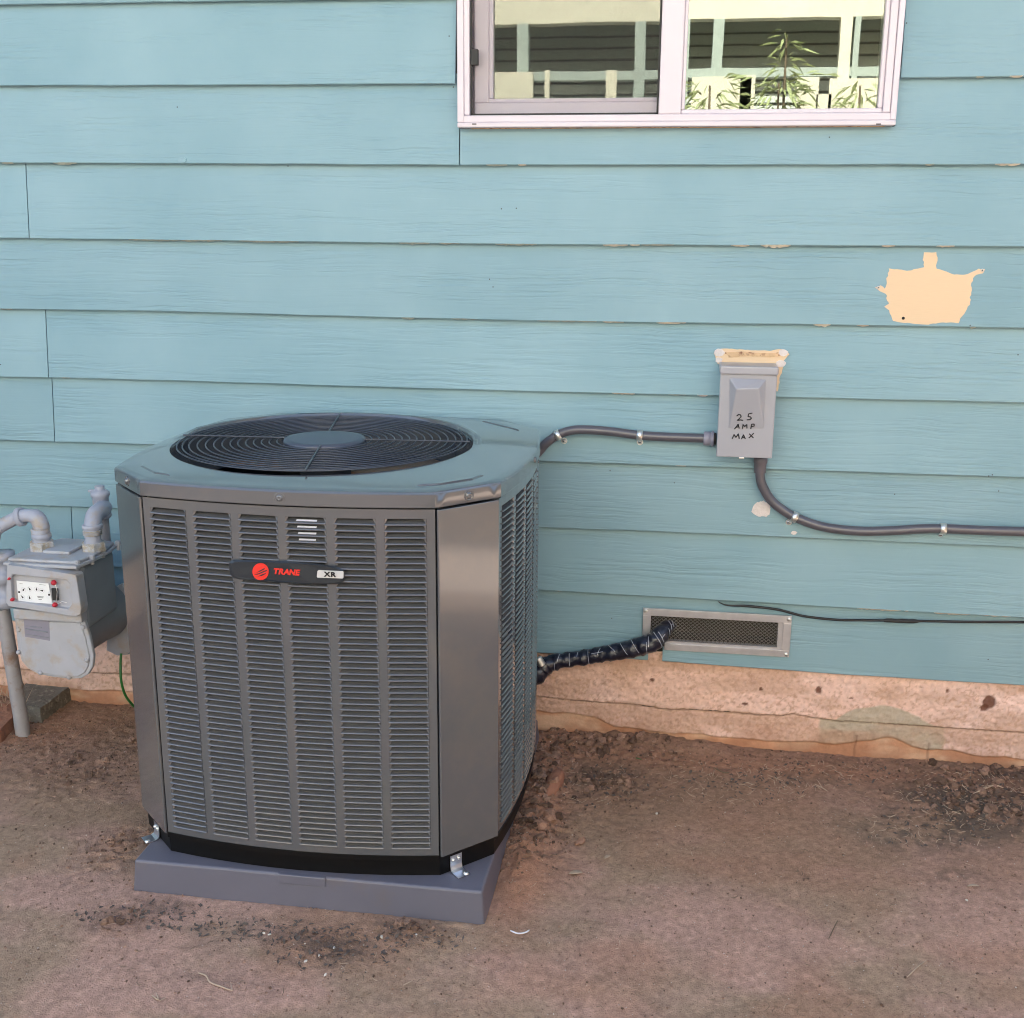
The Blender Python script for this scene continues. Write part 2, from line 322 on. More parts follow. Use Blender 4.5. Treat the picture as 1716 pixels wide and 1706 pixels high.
def grid_mesh(name, X, Y, Z, tone, matl, flip=False):
    ny, nx = X.shape; co = np.stack([X, Y, Z], -1).reshape(-1, 3)
    i = np.arange(ny*nx).reshape(ny, nx); q = np.stack([i[:-1,:-1], i[:-1,1:], i[1:,1:], i[1:,:-1]], -1).reshape(-1, 4)
    if flip: q = q[:, ::-1]
    me = bpy.data.meshes.new(name); me.vertices.add(len(co)); me.vertices.foreach_set('co', co.ravel())
    me.loops.add(q.size); me.loops.foreach_set('vertex_index', q.ravel()); me.polygons.add(len(q))
    me.polygons.foreach_set('loop_start', np.arange(0, q.size, 4)); me.polygons.foreach_set('loop_total', np.full(len(q), 4)); me.polygons.foreach_set('use_smooth', np.ones(len(q), bool))
    me.update(calc_edges=True)
    at = me.color_attributes.new('tone', 'FLOAT_COLOR', 'POINT'); c = np.ones((len(co), 4)); c[:, :3] = tone.reshape(-1, 3); at.data.foreach_set('color', c.ravel())
    me.materials.append(matl); return me
gx = axis(-2.1, 1.25, .0045, 90); gy = axis(-1.22, .02, .0045, 90)
X, Y = np.meshgrid(gx, gy); near = (np.abs(X) < 3) & (np.abs(Y) < 2.5)
Z = np.where(near, ground_z(X, Y), -.002)
k = loose(X, Y); n1 = fbm(X*6, Y*6, 5, 40); n2 = fbm(X*22, Y*22, 4, 41); n3 = fbm(X*2.2, Y*2.2, 3, 44)
def C3(c): return np.array(c)[None, None, :]
def mixc(a, b, t): return a*(1-t[..., None])+b*t[..., None]
tone = mixc(C3((.465, .292, .228)), C3((.365, .252, .176)), sstep(.42, .60, .55*n3+.45*fbm(X*5, Y*9, 3, 45)))
tone = mixc(tone, C3((.38, .215, .145)), .6*sstep(.55, .75, fbm(X*3.1, Y*4.5, 3, 49)))
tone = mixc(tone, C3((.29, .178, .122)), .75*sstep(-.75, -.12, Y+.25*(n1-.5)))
tone = mixc(tone, C3((.25, .145, .100)), np.clip(k*1.15, 0, 1)*.85)
tone = tone*(.88+.24*n2)[..., None]*(.78+.44*fbm(X*85, Y*85, 3, 47, .7))[..., None]
for e, s_ in (((1640,1345,150,50),.95),((1540,1395,130,36),.6),((1690,1300,70,22),.8),((540,1590,78,34),.6),((430,1565,60,18),.35),((690,1555,60,24),.45),((195,1548,50,22),.4),((280,1520,40,14),.6),((1600,1470,60,16),.5),((1360,1300,80,16),.5),((350,1640,70,10),.35),((1010,1305,70,26),.55)):
    t = np.exp(-ell(X, Y, *e)**1.5)*s_*sstep(.40, .56, .6*n2+.4*fbm(X*60, Y*60, 3, 46)+.25*(n1-.5)); tone = mixc(tone, C3((.085, .070, .060)), np.clip(t, 0, .9))
for e, s_ in (((900,1360,40,150),.6),((870,1500,40,60),.5),((60,1230,90,30),.45),((1300,1290,500,14),.4),((1240,1400,120,50),.3)):
    t = np.exp(-ell(X, Y, *e))*s_; tone = mixc(tone, C3((.40, .20, .125)), np.clip(t, 0, 1))
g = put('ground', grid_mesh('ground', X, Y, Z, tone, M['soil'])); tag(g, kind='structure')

# clods, straw, pebbles lying on it
ICO = None
def ico(sub):
    bm = bmesh.new(); bmesh.ops.create_icosphere(bm, subdivisions=sub, radius=1); v = np.array([p.co[:] for p in bm.verts]); f = np.array([[q.index for q in p.verts] for p in bm.faces]); bm.free(); return v, f
I1, I2 = ico(1), ico(2)
def blobs(name, pts, matl, kind='stuff', tones=None, label=None):
    V_, F_, T_, n = [], [], [], 0
    for q, (x, y, z, r, sq) in enumerate(pts):
        v, f = I2 if r > .0075 else I1
        d = v*(1+.75*(nrg.rand(len(v), 1)-.5)); e = Euler((rng.uniform(0,6), rng.uniform(0,6), rng.uniform(0,6))).to_matrix()
        d = d*np.array([1, rng.uniform(.6, 1), rng.uniform(.5, .9)])
        d = (d @ np.array(e))*np.array([1, 1, sq])*r + np.array([x, y, z]); V_.append(d); F_.append(f+n); n += len(v)
        T_.append(np.tile(tones[q], (len(v), 1)))
    V_ = np.concatenate(V_); F_ = np.concatenate(F_); T_ = np.concatenate(T_)
    me = bpy.data.meshes.new(name); me.from_pydata(V_.tolist(), [], F_.tolist())
    at = me.color_attributes.new('tone', 'FLOAT_COLOR', 'POINT'); at.data.foreach_set('color', np.c_[T_, np.ones(len(T_))].ravel()); me.materials.append(matl)
    o = put(name, me); tag(o, kind=kind, label=label); return o
def inpadf(x, y): return -1.062 < x < -.335 and y > -.847
cand = np.c_[nrg.uniform(-2.0, 1.2, 110000), nrg.uniform(-1.15, -.005, 110000)]
kk = loose(cand[:,0], cand[:,1]); zz = ground_z(cand[:,0], cand[:,1]); uu = nrg.rand(len(cand)); pts = []; tns = []
for (x, y), kv, z, u in zip(cand, kk, zz, uu):
    if inpadf(x, y): continue
    if u < .15+.22*kv**1.8:
        r = (.0007+.0007*nrg.exponential(1)) if kv < .3 else .001+.0013*nrg.exponential(1)*(1+1.6*kv)
        r = min(r, .014 if kv > .45 else .0035); pts.append((x, y, z+r*.25, r, .8))
        b = nrg.uniform(.35, 1.35); dark = 1 if kv < .3 else .85; tns.append(np.array((.32, .20, .148))*b*dark)
print('clods', len(pts))
blobs('soil_clods', pts, M['soil'], tones=tns)
# large clods tumbled against the pad and the wall, each one countable
def clod(u, v, r, i):
    p = G(u, v); zz_ = float(ground_z(np.array([p.x]), np.array([p.y]))[0])
    o = blobs('soil_clod', [(0, 0, 0, r, .8)], M['soil'], kind=None, tones=[np.array((.36, .21, .15))]); o.location = (p.x, p.y, zz_+r*.45)
    return tag(o, i, 'clod')
clod(921, 1383, .020, 'largest reddish soil clod beside the right edge of the unit')
clod(928, 1330, .017, 'reddish brown clod halfway along the right side of the unit')
clod(905, 1400, .015, 'soil clod in the loose dirt by the black base pan')
clod(972, 1415, .014, 'brown clod farthest out from the right side of the unit')
p1 = G(938, 1300); p2 = G(915, 1345)
trowel = MB(); trowel.tube(smooth_path([p2+Vector((0,0,.012)), (p1+p2)/2+Vector((.004,0,.02)), p1+Vector((0,0,.014))], 4), [.008, .016, .019, .02, .021, .02, .018, .013, .006], 10)
tag(trowel.build('soil_lump', M['brick']), 'long reddish clay lump lying beside the right side of the unit', 'clay lump')

def scatter(n, areas):
    for i in range(n):
        u0, v0, ru, rv = rng.choice(areas); a = rng.uniform(0, 6.283); q = rng.random()**.6
        p = G(u0+ru*q*math.cos(a), v0+rv*q*math.sin(a))
        if not inpadf(p.x, p.y) and p.y < -.01: yield p.x, p.y, float(ground_z(np.array([p.x]), np.array([p.y]))[0])
AREAS = [(1640,1345,120,48),(1560,1390,120,34),(1600,1330,110,40),(1240,1320,130,34),(1010,1320,80,38),(560,1592,120,44),(640,1575,160,24),(430,1560,120,20),(1300,1300,200,24),(250,1535,130,26)]
ml_ = MB()
for x, y, z in scatter(1350, AREAS):
    L_ = rng.uniform(.002, .0075); w_ = L_*rng.uniform(.25, .6); R = Euler((rng.uniform(-.6,.6), rng.uniform(-.6,.6), rng.uniform(0, 6.28))).to_matrix()
    ml_.add([R @ Vector(q)+Vector((x, y, z+.0022)) for q in ((-L_, 0, 0), (0, -w_, .0006), (L_, 0, 0), (0, w_, .0006))], [(0,1,2,3)])
o_ = ml_.build('leaf_litter', mat('dark_litter', (.10, .08, .07), .85, var=.6, vs_=160)); tag(o_, kind='stuff')
def stick(mb, x, y, L_, r, a, bend=0., z=None, tilt=0.):
    z0 = float(ground_z(np.array([x]), np.array([y]))[0])+r+.001 if z is None else z; d = Vector((math.cos(a), math.sin(a), 0)); nn = Vector((-d.y, d.x, 0)); c = Vector((x, y, z0))
    pp = [c+d*L_*(t-.5)+nn*bend*L_*(1-(2*t-1)**2)+Vector((0,0,tilt*L_*t)) for t in (0, .33, .66, 1)]; mb.tube(pp, [r*.6, r, r, r*.4], 4)
ms = MB()
for i in range(1300):
    x = rng.uniform(-2, 1.15); y = rng.uniform(-1.13, -.03)
    if inpadf(x, y): continue
    kv = float(loose(np.array([x]), np.array([y]))[0])
    if rng.random() > .35+.6*kv: continue
    stick(ms, x, y, rng.uniform(.004, .02)*(1.5 if kv > .4 else 1), rng.uniform(.0002, .0006), rng.uniform(0, 3.14), rng.uniform(-.2, .2), tilt=rng.uniform(0, .15))
for x, y, z in scatter(420, AREAS[:5]+AREAS[8:9]): stick(ms, x, y, rng.uniform(.006, .026), rng.uniform(.0003, .0008), rng.uniform(0, 3.14), rng.uniform(-.25, .25), tilt=rng.uniform(0, .25))
tag(ms.build('straw_litter', M['straw']), kind='stuff')
mr_ = MB()
for i in range(700):
    x = rng.uniform(-2, 1.15); y = rng.uniform(-1.13, -.03)
    if not inpadf(x, y): stick(mr_, x, y, rng.uniform(.005, .022), rng.uniform(.0003, .0007), rng.uniform(0, 3.14), rng.uniform(-.4, .4))
tag(mr_.build('root_litter', M['bark']), kind='stuff')
pp = []; tt = []
for i in range(650):
    x = rng.uniform(-2, 1.15); y = rng.uniform(-1.13, -.02)
    if inpadf(x, y): continue
    r = rng.uniform(.0008, .0021); pp.append((x, y, float(ground_z(np.array([x]), np.array([y]))[0])+r*.3, r, .7)); tt.append(np.array((.55, .48, .42))*rng.uniform(.5, 1.1))
for u, v in ((512,1613),(685,1561),(698,1568),(640,1572),(442,1566),(452,1568),(545,1636),(560,1590),(535,1604),(1620,1512),(1100,1365)):
    q = G(u, v); pp.append((q.x, q.y, .003, .0042, .7)); tt.append(np.array((.7, .66, .6)))
blobs('pale_gravel', pp, M['soil'], tones=tt)
def twig(name, pxs, r, label, cat, matl='straw', h=.004, n=3):
    mb = MB()
    for pl in pxs:
        q = []
        for u, v in pl:
            c = G(u, v); c.z = float(ground_z(np.array([c.x]), np.array([c.y]))[0])+h; q.append(c)
        q = smooth_path(q, n) if len(q) > 2 else q; mb.tube(q, [r*.6]+[r]*(len(q)-2)+[r*.5], 6)
    return tag(mb.build(name, M[matl]), label, cat)
twig('twig', [[(333,1635),(346,1640),(352,1650),(372,1658),(389,1664)],[(389,1664),(387,1650)]], .0014, 'forked dry twig on bare dirt in front of the pad', 'twig')
twig('twig', [[(255,1672),(266,1680),(262,1668)],[(268,1682),(278,1676)]], .0013, 'curled dry twig scrap left of the forked twig', 'twig')
twig('twig', [[(676,1652),(691,1645)]], .0012, 'straight pale twig stub below the unit pad', 'twig')
twig('twig', [[(1630,1338),(1655,1326),(1668,1322),(1682,1324)],[(1655,1326),(1640,1326)]], .0016, 'pale branching twig on dark soil near the wall', 'twig')
twig('twig', [[(1520,1640),(1537,1624),(1552,1612)]], .0010, 'thin grey twig lying alone on smooth dirt at lower right', 'twig')
twig('twig', [[(1388,1578),(1398,1556),(1404,1545)]], .0010, 'short dark twig pressed into the dirt mid right', 'twig', 'bark')
twig('twig', [[(1196,1290),(1212,1298),(1222,1298)]], .0016, 'crooked brown twig on loose soil below the vent', 'twig', 'bark')
twig('twig', [[(1365,1318),(1378,1324),(1386,1330)],[(1378,1324),(1370,1312)]], .0012, 'small split straw pale against soil right of centre', 'twig')
twig('plastic_strip', [[(855,1561),(868,1566),(881,1564),(887,1560)]], .0016, 'curved white plastic strip lying beside the pad corner', 'plastic scrap', 'whitebit')
twig('plastic_scrap', [[(1065,1277),(1075,1280)]], .0018, 'tiny green plastic scrap on the soil by the wall', 'plastic scrap', 'green')
def leaf(u, v, L_, W_, a, label):
    c = G(u, v); c.z = float(ground_z(np.array([c.x]), np.array([c.y]))[0])+.004; mb = MB(); n = 8; vs_ = []
    for i in range(n+1):
        t = i/n; wv = W_*math.sin(math.pi*t)**.8; x = (t-.5)*L_
        for sgn in (-1, 0, 1): vs_.append((x, sgn*wv/2, .002*abs(sgn)+.002*math.sin(3*t)))
    fs = [(3*i+j, 3*i+3+j, 3*i+4+j, 3*i+1+j) for i in range(n) for j in range(2)]
    mb.add(vs_, fs, True); o = mb.build('fallen_leaf', M['straw']); o.location = c; o.rotation_euler = (0, 0, a)
    sm = o.modifiers.new('thick', 'SOLIDIFY'); sm.thickness = .0006
    return tag(o, label, 'leaf')
leaf(965, 1466, .030, .014, .3, 'tan fallen leaf on the dirt right of the pad')
leaf(1018, 1440, .018, .009, .9, 'small pale fallen leaf farther from the pad')
leaf(1630, 1490, .024, .008, .2, 'curled reddish leaf on dark soil at right')

# ------------------------------------------------------------------ house wall
YB = -.022                                # front of a board's lower edge
LN = {0:[(0,7.9),(300,2.8),(760,-4),(1510,-15),(1716,-20)],1:[(0,143.3),(300,143),(760,140),(1510,130.5),(1716,128)],2:[(0,273),(300,274),(770,276.8),(1416,276),(1716,275.7)],
 3:[(0,399),(150,401),(600,406.5),(900,410),(1150,411),(1416,412),(1716,413.5)],4:[(0,518),(300,522.5),(600,531),(900,538),(1150,541.5),(1416,545),(1716,550)],
 5:[(0,632),(80,633),(300,638.5),(600,648),(900,656.5),(1200,663.5),(1416,668.3),(1716,675)],6:[(0,738),(250,745),(900,773),(1200,783),(1416,791),(1716,800.5)],
 7:[(0,845.8),(140,850),(900,884),(1200,895),(1416,905),(1716,917.5)],8:[(200,951),(900,989),(1200,1006),(1416,1019),(1716,1035.5)],9:[(900,1094),(1110,1108.5),(1200,1115),(1416,1131),(1716,1149)]}
ZB = {}
for k_, pl in LN.items():
    q = [P(u, v, YB) for u, v in pl]; ZB[k_] = ([p.x for p in q], [p.z for p in q])
zs = {k_: float(np.mean(v[1])) for k_, v in ZB.items()}
def zb(row, x):
    if row < 0: return zs[0]+.1805*(-row)
    xs, z = ZB[row]; return float(np.interp(x, xs, z))+.0004*math.sin(x*23+row*5)
house = empty('house', (0, 0, 0), 'teal lap-sided house wall with pink stucco foundation behind everything', 'house')
XL, XR = -9.0, 1.35
WX0, WX1, WZ0, WZ1 = P(764, 120, YB).x, P(1509, 120, YB).x, P(1130, 212, YB).z, 2.52   # window hole
vA, vB = P(1080, 1018, YB), P(1322, 1100, YB); VX0, VX1, VZ0, VZ1 = P(1083,1060,YB).x, P(1318,1070,YB).x, P(1200,1091,YB).z, P(1200,1033,YB).z
def board(name, row, x0, x1, cells=None):
    """row's lower edge is line `row`; cells = [(x0,x1,zlo,zhi)] with None for the board's own edges"""
    mb = MB(); zt = (lambda x: zb(row-1, x)+.024)
    for (a, b, lo, hi) in (cells or [(x0, x1, None, None)]):
        n = max(1, int((b-a)/.12)); vs_ = []
        for i in range(n+1):
            x = a+(b-a)*i/n; z0 = zb(row, x); zl = z0 if lo is None else lo; zh = zt(x) if hi is None else hi
            yf = lambda z: YB+.0165*(z-z0)/.18
            c = .0018 if lo is None else 0
            vs_ += [(x, yf(zl)+c, zl), (x, yf(zl), zl+c), (x, yf(zh), zh), (x, yf(zh)+.0085, zh), (x, yf(zl)+.0085, zl)]
        fs = []
        for i in range(n):
            for j in range(5): fs.append((5*i+j, 5*i+5+j, 5*i+5+(j+1) % 5, 5*i+(j+1) % 5))
        fs += [(4,3,2,1,0), tuple(5*n+j for j in range(5))]
        mb.add(vs_, [f[::-1] for f in fs])
    return mb.build(name, M['siding'], house)
g_ = .0013
xj2 = P(43, 337, YB).x; xj4 = P(76, 576, YB).x; xj5 = P(87, 690, YB).x; xj7 = P(117, 880, YB).x; xj1 = P(769.5, 244, YB).x
for row in (-4, -3, -2, -1, 0, 1):
    board('siding_board', row, XL, WX0-.002 if zb(row,0)+.2 > WZ0 and row > -4 else XR)
    if row > -4: board('siding_board', row, WX1+.002, XR)
board('siding_board', 2, XL, xj1-g_)
board('siding_board', 2, xj1+g_, XR, [(xj1+g_, WX1, None, WZ0-.002), (WX1, XR, None, None)])
board('siding_board', 3, XL, xj2-g_); board('siding_board', 3, xj2+g_, XR)
board('siding_board', 4, XL, XR)
board('siding_board', 5, XL, xj4-g_); board('siding_board', 5, xj4+g_, XR)
board('siding_board', 6, XL, xj5-g_); board('siding_board', 6, xj5+g_, XR)
board('siding_board', 7, XL, XR)
board('siding_board', 8, XL, xj7-g_); board('siding_board', 8, xj7+g_, XR)
nx1 = P(1110, 1100, YB).x; nx0 = P(1086, 1100, YB).x
board('siding_board', 9, XL, XR, [(XL, nx0, None, None), (nx0, nx1, VZ0+.004, None), (nx1, VX0+.03, None, VZ0)] if False else
      [(XL, nx0, None, None), (nx0, nx1, VZ1, None), (nx1, VX1, VZ1, None), (nx1, VX1, None, VZ0), (VX1, XR, None, None)])
# sheathing, gable and roof of the house
sh = MB(); zt_ = zs[0]+.72
sh.box((XL, .0, .20), (VX0-.02, .12, WZ0)).box((VX1+.01, .0, .20), (XR, .12, WZ0)).box((VX0-.02, .0, VZ1+.005), (VX1+.01, .12, WZ0)).box((VX0-.02, 0, .1), (VX1+.01, .12, VZ0-.006))
sh.box((XL, 0, WZ0), (WX0+.01, .12, zt_)).box((WX1-.01, 0, WZ0), (XR, .12, zt_)).box((WX0+.01, 0, WZ1), (WX1-.01, .12, zt_))
sh.box((XR-.12, .12, 0), (XR, 7, zt_)).box((XL, .12, 0), (XL+.12, 7, zt_)).box((XL, 7, 0), (XR, 7.12, zt_))
MB().box((XR+.001, -.034, .2), (XR+.022, .06, zt_)).box((XR-.03, -.036, .2), (XR+.0225, -.0245, zt_)).build('corner_trim', M['siding'], house)
sh.build('wall_frame', M['sheath'], house)
rf = MB(); rf.prism([(XL-.3, -.62, 2.62), (XL-.3, 3.5, 4.2), (XL-.3, 7.7, 2.62), (XL-.3, 7.7, 2.75), (XL-.3, 3.5, 4.36), (XL-.3, -.62, 2.75)], (XR-XL+.35, 0, 0)); rf.build('roof', M['roof'], house)
sf = MB(); sf.box((XL-.3, -.62, 2.58), (XR+.05, -.02, 2.61)); sf.build('soffit', M['neighbour'], house)
# room behind the window, crawl space behind the vent
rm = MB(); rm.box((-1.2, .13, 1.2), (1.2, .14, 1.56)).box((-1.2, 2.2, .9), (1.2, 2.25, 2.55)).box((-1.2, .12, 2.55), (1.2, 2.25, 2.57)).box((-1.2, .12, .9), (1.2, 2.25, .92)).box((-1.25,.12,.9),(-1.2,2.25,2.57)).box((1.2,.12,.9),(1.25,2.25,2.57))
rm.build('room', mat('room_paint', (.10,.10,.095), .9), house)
cv = MB(); cv.box((VX0-.1, .5, -.1), (VX1+.1, .52, .5)).box((VX0-.1, .12, .24), (VX1+.1, .5, .26)).box((VX0-.1,.12,.40),(VX1+.1,.5,.42))
cv.build('crawl_space', mat('crawl_soil', (.10, .085, .065), .95, var=.3, vs_=30), house)

# peeled strips of paint and caulk along the board edges, bare patches
def flake(u0, u1, row, th, matl, jag=.85, name='peeled_paint'):
    """a ragged sliver hanging just under the lower edge of a row, between photo columns u0 and u1"""
    a = P(u0, LN[row][0][1], YB).x; b = P(u1, LN[row][-1][1], YB).x
    # solve x from the column on the line itself
    def xat(u):
        pts_ = LN[row]; v = float(np.interp(u, [q[0] for q in pts_], [q[1] for q in pts_])); return P(u, v, YB).x
    matl = 'chip' if matl == 'bare' else matl; th *= .7; a, b = xat(u0), xat(u1); n = max(4, int((b-a)/.006)); top = []; bot = []
    for i in range(n+1):
        x = a+(b-a)*i/n; e = math.sin(math.pi*i/n)**.5; z = zb(row, x)
        top.append((x, 0, z+.0012+.0008*rng.random())); bot.append((x, 0, z-(.0008+th*e*(1-jag*rng.random()))))
    mb = MB(); vs_ = [];
    for t, q in zip(top, bot): vs_ += [(t[0], YB-.0014, t[2]), (q[0], YB+.005, q[2]), (t[0], YB+.006, t[2])]
    fs = []
    for i in range(n):
        for j in range(3): fs.append((3*i+j, 3*i+(j+1) % 3, 3*i+3+(j+1) % 3, 3*i+3+j))
    fs += [(2,1,0), (3*n, 3*n+1, 3*n+2)]; mb.add(vs_, [f[::-1] for f in fs]); return mb.build(name, M[matl], house)
for a in ((0,22,2,.004,'caulk'),(88,128,2,.005,'caulk'),(215,300,3,.0035,'caulk'),(300,372,3,.004,'caulk'),(400,500,3,.003,'caulk'),(668,720,3,.005,'caulk'),(735,770,3,.004,'caulk'),(830,900,3,.004,'caulk'),
          (1010,1052,3,.006,'bare'),(1056,1072,3,.005,'bare'),(1075,1130,3,.003,'caulk'),(1225,1256,3,.004,'bare'),(1275,1325,3,.009,'bare'),(1478,1500,3,.004,'bare'),(1570,1600,3,.003,'bare'),
          (815,850,2,.003,'caulk'),(868,882,2,.003,'bare'),(1668,1710,2,.005,'bare'),(1550,1566,2,.003,'caulk'),(1636,1650,1,.004,'caulk'),(1692,1714,1,.006,'bare'),
          (672,694,4,.005,'caulk'),(755,800,4,.003,'caulk'),(900,1000,4,.003,'caulk'),(1010,1045,4,.003,'bare'),(1100,1150,4,.005,'bare'),(1363,1392,4,.009,'bare'),(1436,1456,4,.006,'bare'),(1626,1636,4,.008,'caulk'),
          (1025,1064,5,.005,'bare'),(1168,1186,5,.006,'whitespot'),(1120,1150,5,.002,'caulk'),(1132,1150,6,.002,'bare'),(1436,1510,8,.006,'bare'),(1515,1523,8,.003,'bare'),(1565,1626,8,.006,'bare'),(1640,1694,8,.004,'bare'),
          (930,942,8,.003,'caulk'),(0,20,4,.003,'caulk'),(100,118,5,.003,'caulk'),(740,760,7,.003,'caulk'),(75,84,7,.003,'caulk')):
    flake(*a)
def patch(name, pxs, th, matl, jit=.8, sub=5, y0=YB+.006, closed=True, par=None, label=None, zrow=None):
    """a ragged flat patch on a board, outline in photo pixels"""
    out = []
    n = len(pxs)
    for i in range(n):
        (u0, v0), (u1, v1) = pxs[i], pxs[(i+1) % n]; L_ = math.hypot(u1-u0, v1-v0); kx = max(1, int(L_/sub))
        for j in range(kx):
            t = j/kx; out.append((u0+(u1-u0)*t+rng.uniform(-jit, jit)*(1.6 if abs(v1-v0) > abs(u1-u0) else .4), v0+(v1-v0)*t+rng.uniform(-jit, jit)*.5))
    def front(p, row):  # board surface at that height
        z0 = zb(row, p.x); return YB+.0165*(p.z-z0)/.18
    pts_ = [P(u, v, y0) for u, v in out]; pts_ = [Vector((p.x, front(p, zrow)-th, p.z)) for p in pts_]
    mb = MB(); mb.prism(pts_, (0, th+.001, 0))
    me = mb.mesh(name); bm = bmesh.new(); bm.from_mesh(me); bmesh.ops.triangulate(bm, faces=[f for f in bm.faces if len(f.verts) > 4]); bmesh.ops.recalc_face_normals(bm, faces=bm.faces); bm.to_mesh(me); bm.free()
    o = put(name, me, par or house, M[matl]); 
    if label: o['label'] = label
    return o
patch('bare_patch', [(1467,482),(1476,478),(1484,484),(1487,470),(1490,450),(1500,451),(1524,454),(1548,448),(1550,423),(1571,423),(1570,450),(1600,460),(1618,461),(1632,455),(1641,451),(1650,451),(1648,458),(1638,460),(1630,466),(1627,490),(1624,510),(1612,530),(1606,541),(1580,540),(1550,544),(1520,541),(1495,538),(1490,520),(1482,514),(1489,508),(1484,492),(1474,488)], .0007, 'bare', 1.2, 4, zrow=4, label='cream bare patch where paint was left off around an old fixture')
for u, v in ((1472, 482), (1647, 453), (1513, 533)):
    p = P(u, v, YB+.006); mb = MB(); mb.lathe([(.0035, 0), (.0035, .0012), (.001, .0018)], (p.x, YB+.0165*(p.z-zb(4,p.x))/.18, p.z), (0,-1,0), 10); mb.build('screw_hole', M['whitespot' if v < 500 else 'ink'], house)
    mb = MB(); mb.lathe([(.0014, 0), (.0014, .0022)], (p.x, YB+.0165*(p.z-zb(4,p.x))/.18, p.z), (0,-1,0), 8); mb.build('nail', M['ink'], house)
patch('bare_edge', [(1196,592),(1203,586),(1214,584),(1240,586),(1262,587),(1290,588),(1306,585),(1318,588),(1323,594),(1316,600),(1312,606),(1311,620),(1305,640),(1303,655),(1300,655),(1300,612),(1204,610),(1200,600)], .004, 'bare', .9, 4, zrow=5, label='cream strip of old caulk and bare wood above the grey switch box')
patch('bare_edge', [(1214,590),(1240,589),(1290,592),(1312,590),(1312,596),(1290,598),(1250,596),(1222,599)], .0062, 'rawwood', .9, 3, zrow=5, label='dark splintered wood line in the bare strip')
for e in ((1205,591,9),(1312,591,8),(1308,609,8),(1204,603,6)):
    patch('caulk_blob', [(e[0]+e[2]*math.cos(a), e[1]+e[2]*.75*math.sin(a)) for a in np.linspace(0, 6.0, 9)], .007, 'whitespot', .9, 4, zrow=5)
patch('filler_spot', [(1278+16*math.cos(a), 853+13*math.sin(a)) for a in np.linspace(0, 6.1, 16)], .001, 'whitespot', 2.6, 3, zrow=7, label='pinkish white filler spot below the switch box')
patch('filler_spot', [(1330+5*math.cos(a), 892+3*math.sin(a)) for a in np.linspace(0, 6, 8)], .0008, 'whitespot', .7, 3, zrow=7)
patch('paint_blister', [(307+7*math.cos(a), 268+5*math.sin(a)) for a in np.linspace(0, 6, 9)], .0025, 'siding', .7, 3, zrow=2)
nails = [(865,349),(840,350),(1656,1105),(1625,545),(752,60),(758,145),(1520,38),(820,468),(826,481),(295,179),(1022,790),(1130,810),(1500,829),(1675,824),(1656,797),(1390,230),(1215,1007),(2,611),(1662,795),(480,278),(1025,1037),(1707,595)]
for u, v in nails:
    for row in range(1, 10):
        p = P(u, v, YB+.005)
        if zb(row, p.x) < p.z: break
    mb = MB(); mb.lathe([(.0016, 0), (.0014, .0007)], (p.x, YB+.0165*(p.z-zb(row,p.x))/.18, p.z), (0,-1,0), 7); mb.build('nail_head', M['sheath'], house)

# foundation: stucco as a height field, its coats breaking off towards the ground
fx = np.arange(-2.3, XR-.002, .0032); fz = np.arange(-.06, .262, .0032); X, Zf = np.meshgrid(fx, fz)
def zline(pts_): q = [P(u, v, -.008) for u, v in pts_]; return np.interp(X, [p.x for p in q], [p.z for p in q])
crack = zline([(0,1120),(880,1162),(905,1167),(945,1172),(1070,1182),(1120,1190),(1160,1189),(1250,1196),(1310,1200),(1330,1196),(1360,1202),(1400,1208),(1500,1214),(1600,1221),(1716,1228),(1800,1233)])
crack = crack+.003*(fbm(X*30, X*0+4, 3, 50)-.5)
low = zline([(0,1150),(905,1192),(960,1197),(1000,1206),(1030,1222),(1100,1228),(1200,1236),(1300,1244),(1400,1248),(1450,1240),(1490,1238),(1530,1252),(1600,1260),(1680,1272),(1716,1276),(1800,1290)])
low = low+.016*(fbm(X*14, X*0+9, 4, 51)-.5)
tex = np.clip(fbm(X*120, Zf*120, 2, 52, .6)-.40, 0, .30)*.0085
tex = tex+.0016*fbm(X*40, Zf*40, 3, 56)
up = sstep(-.0012, .0012, Zf-crack); lw = sstep(-.002, .002, Zf-low)*(1-up)
groove = np.exp(-((Zf-crack+.002)/.0020)**2)
yy = .004-.010*up-.0065*lw-tex*(up+.8*lw)-.002*(1-up-lw)*fbm(X*10, Zf*10, 4, 53)+.006*groove
tn = mixc(C3((.78, .53, .43)), C3((.80, .56, .48)), sstep(.4, .6, fbm(X*3, Zf*5, 3, 54)))
tn = mixc(tn, C3((.82, .60, .54)), .7*sstep(P(1440,1200,0).x, P(1640,1215,0).x, X))
tn = mixc(tn, C3((.42, .24, .15)), np.clip(.50*sstep(.58, .72, fbm(X*150, Zf*150, 3, 55, .6)+.05*(1-up)+.16*(fbm(X*9, Zf*9, 3, 67)-.5)), 0, 1))
p_ = P(1478, 1212, 0); jn = .012*(fbm(X*30, Zf*30, 3, 60)-.5)
dome = crack+.050*(1-((X-p_.x)/.125)**2)
gm = np.where(Zf > crack, sstep(0, .005, dome-Zf+jn), sstep(.158, .148, np.abs(X-p_.x)+jn))
tn = mixc(tn, C3((.43, .39, .30)), .8*gm)
sm_ = sstep(.42, .68, fbm(X*7, Zf*22, 4, 71)+.16*(1-up)-.02); tn = mixc(tn, C3((.50, .31, .215)), .55*sm_)
base_ = C3((.58, .30, .18)); bare_ = 1-np.clip(up+lw, 0, 1)
tn = mixc(tn, mixc(base_, C3((.68, .45, .31)), sstep(.45, .65, fbm(X*9, Zf*30, 4, 57))), bare_*.9)
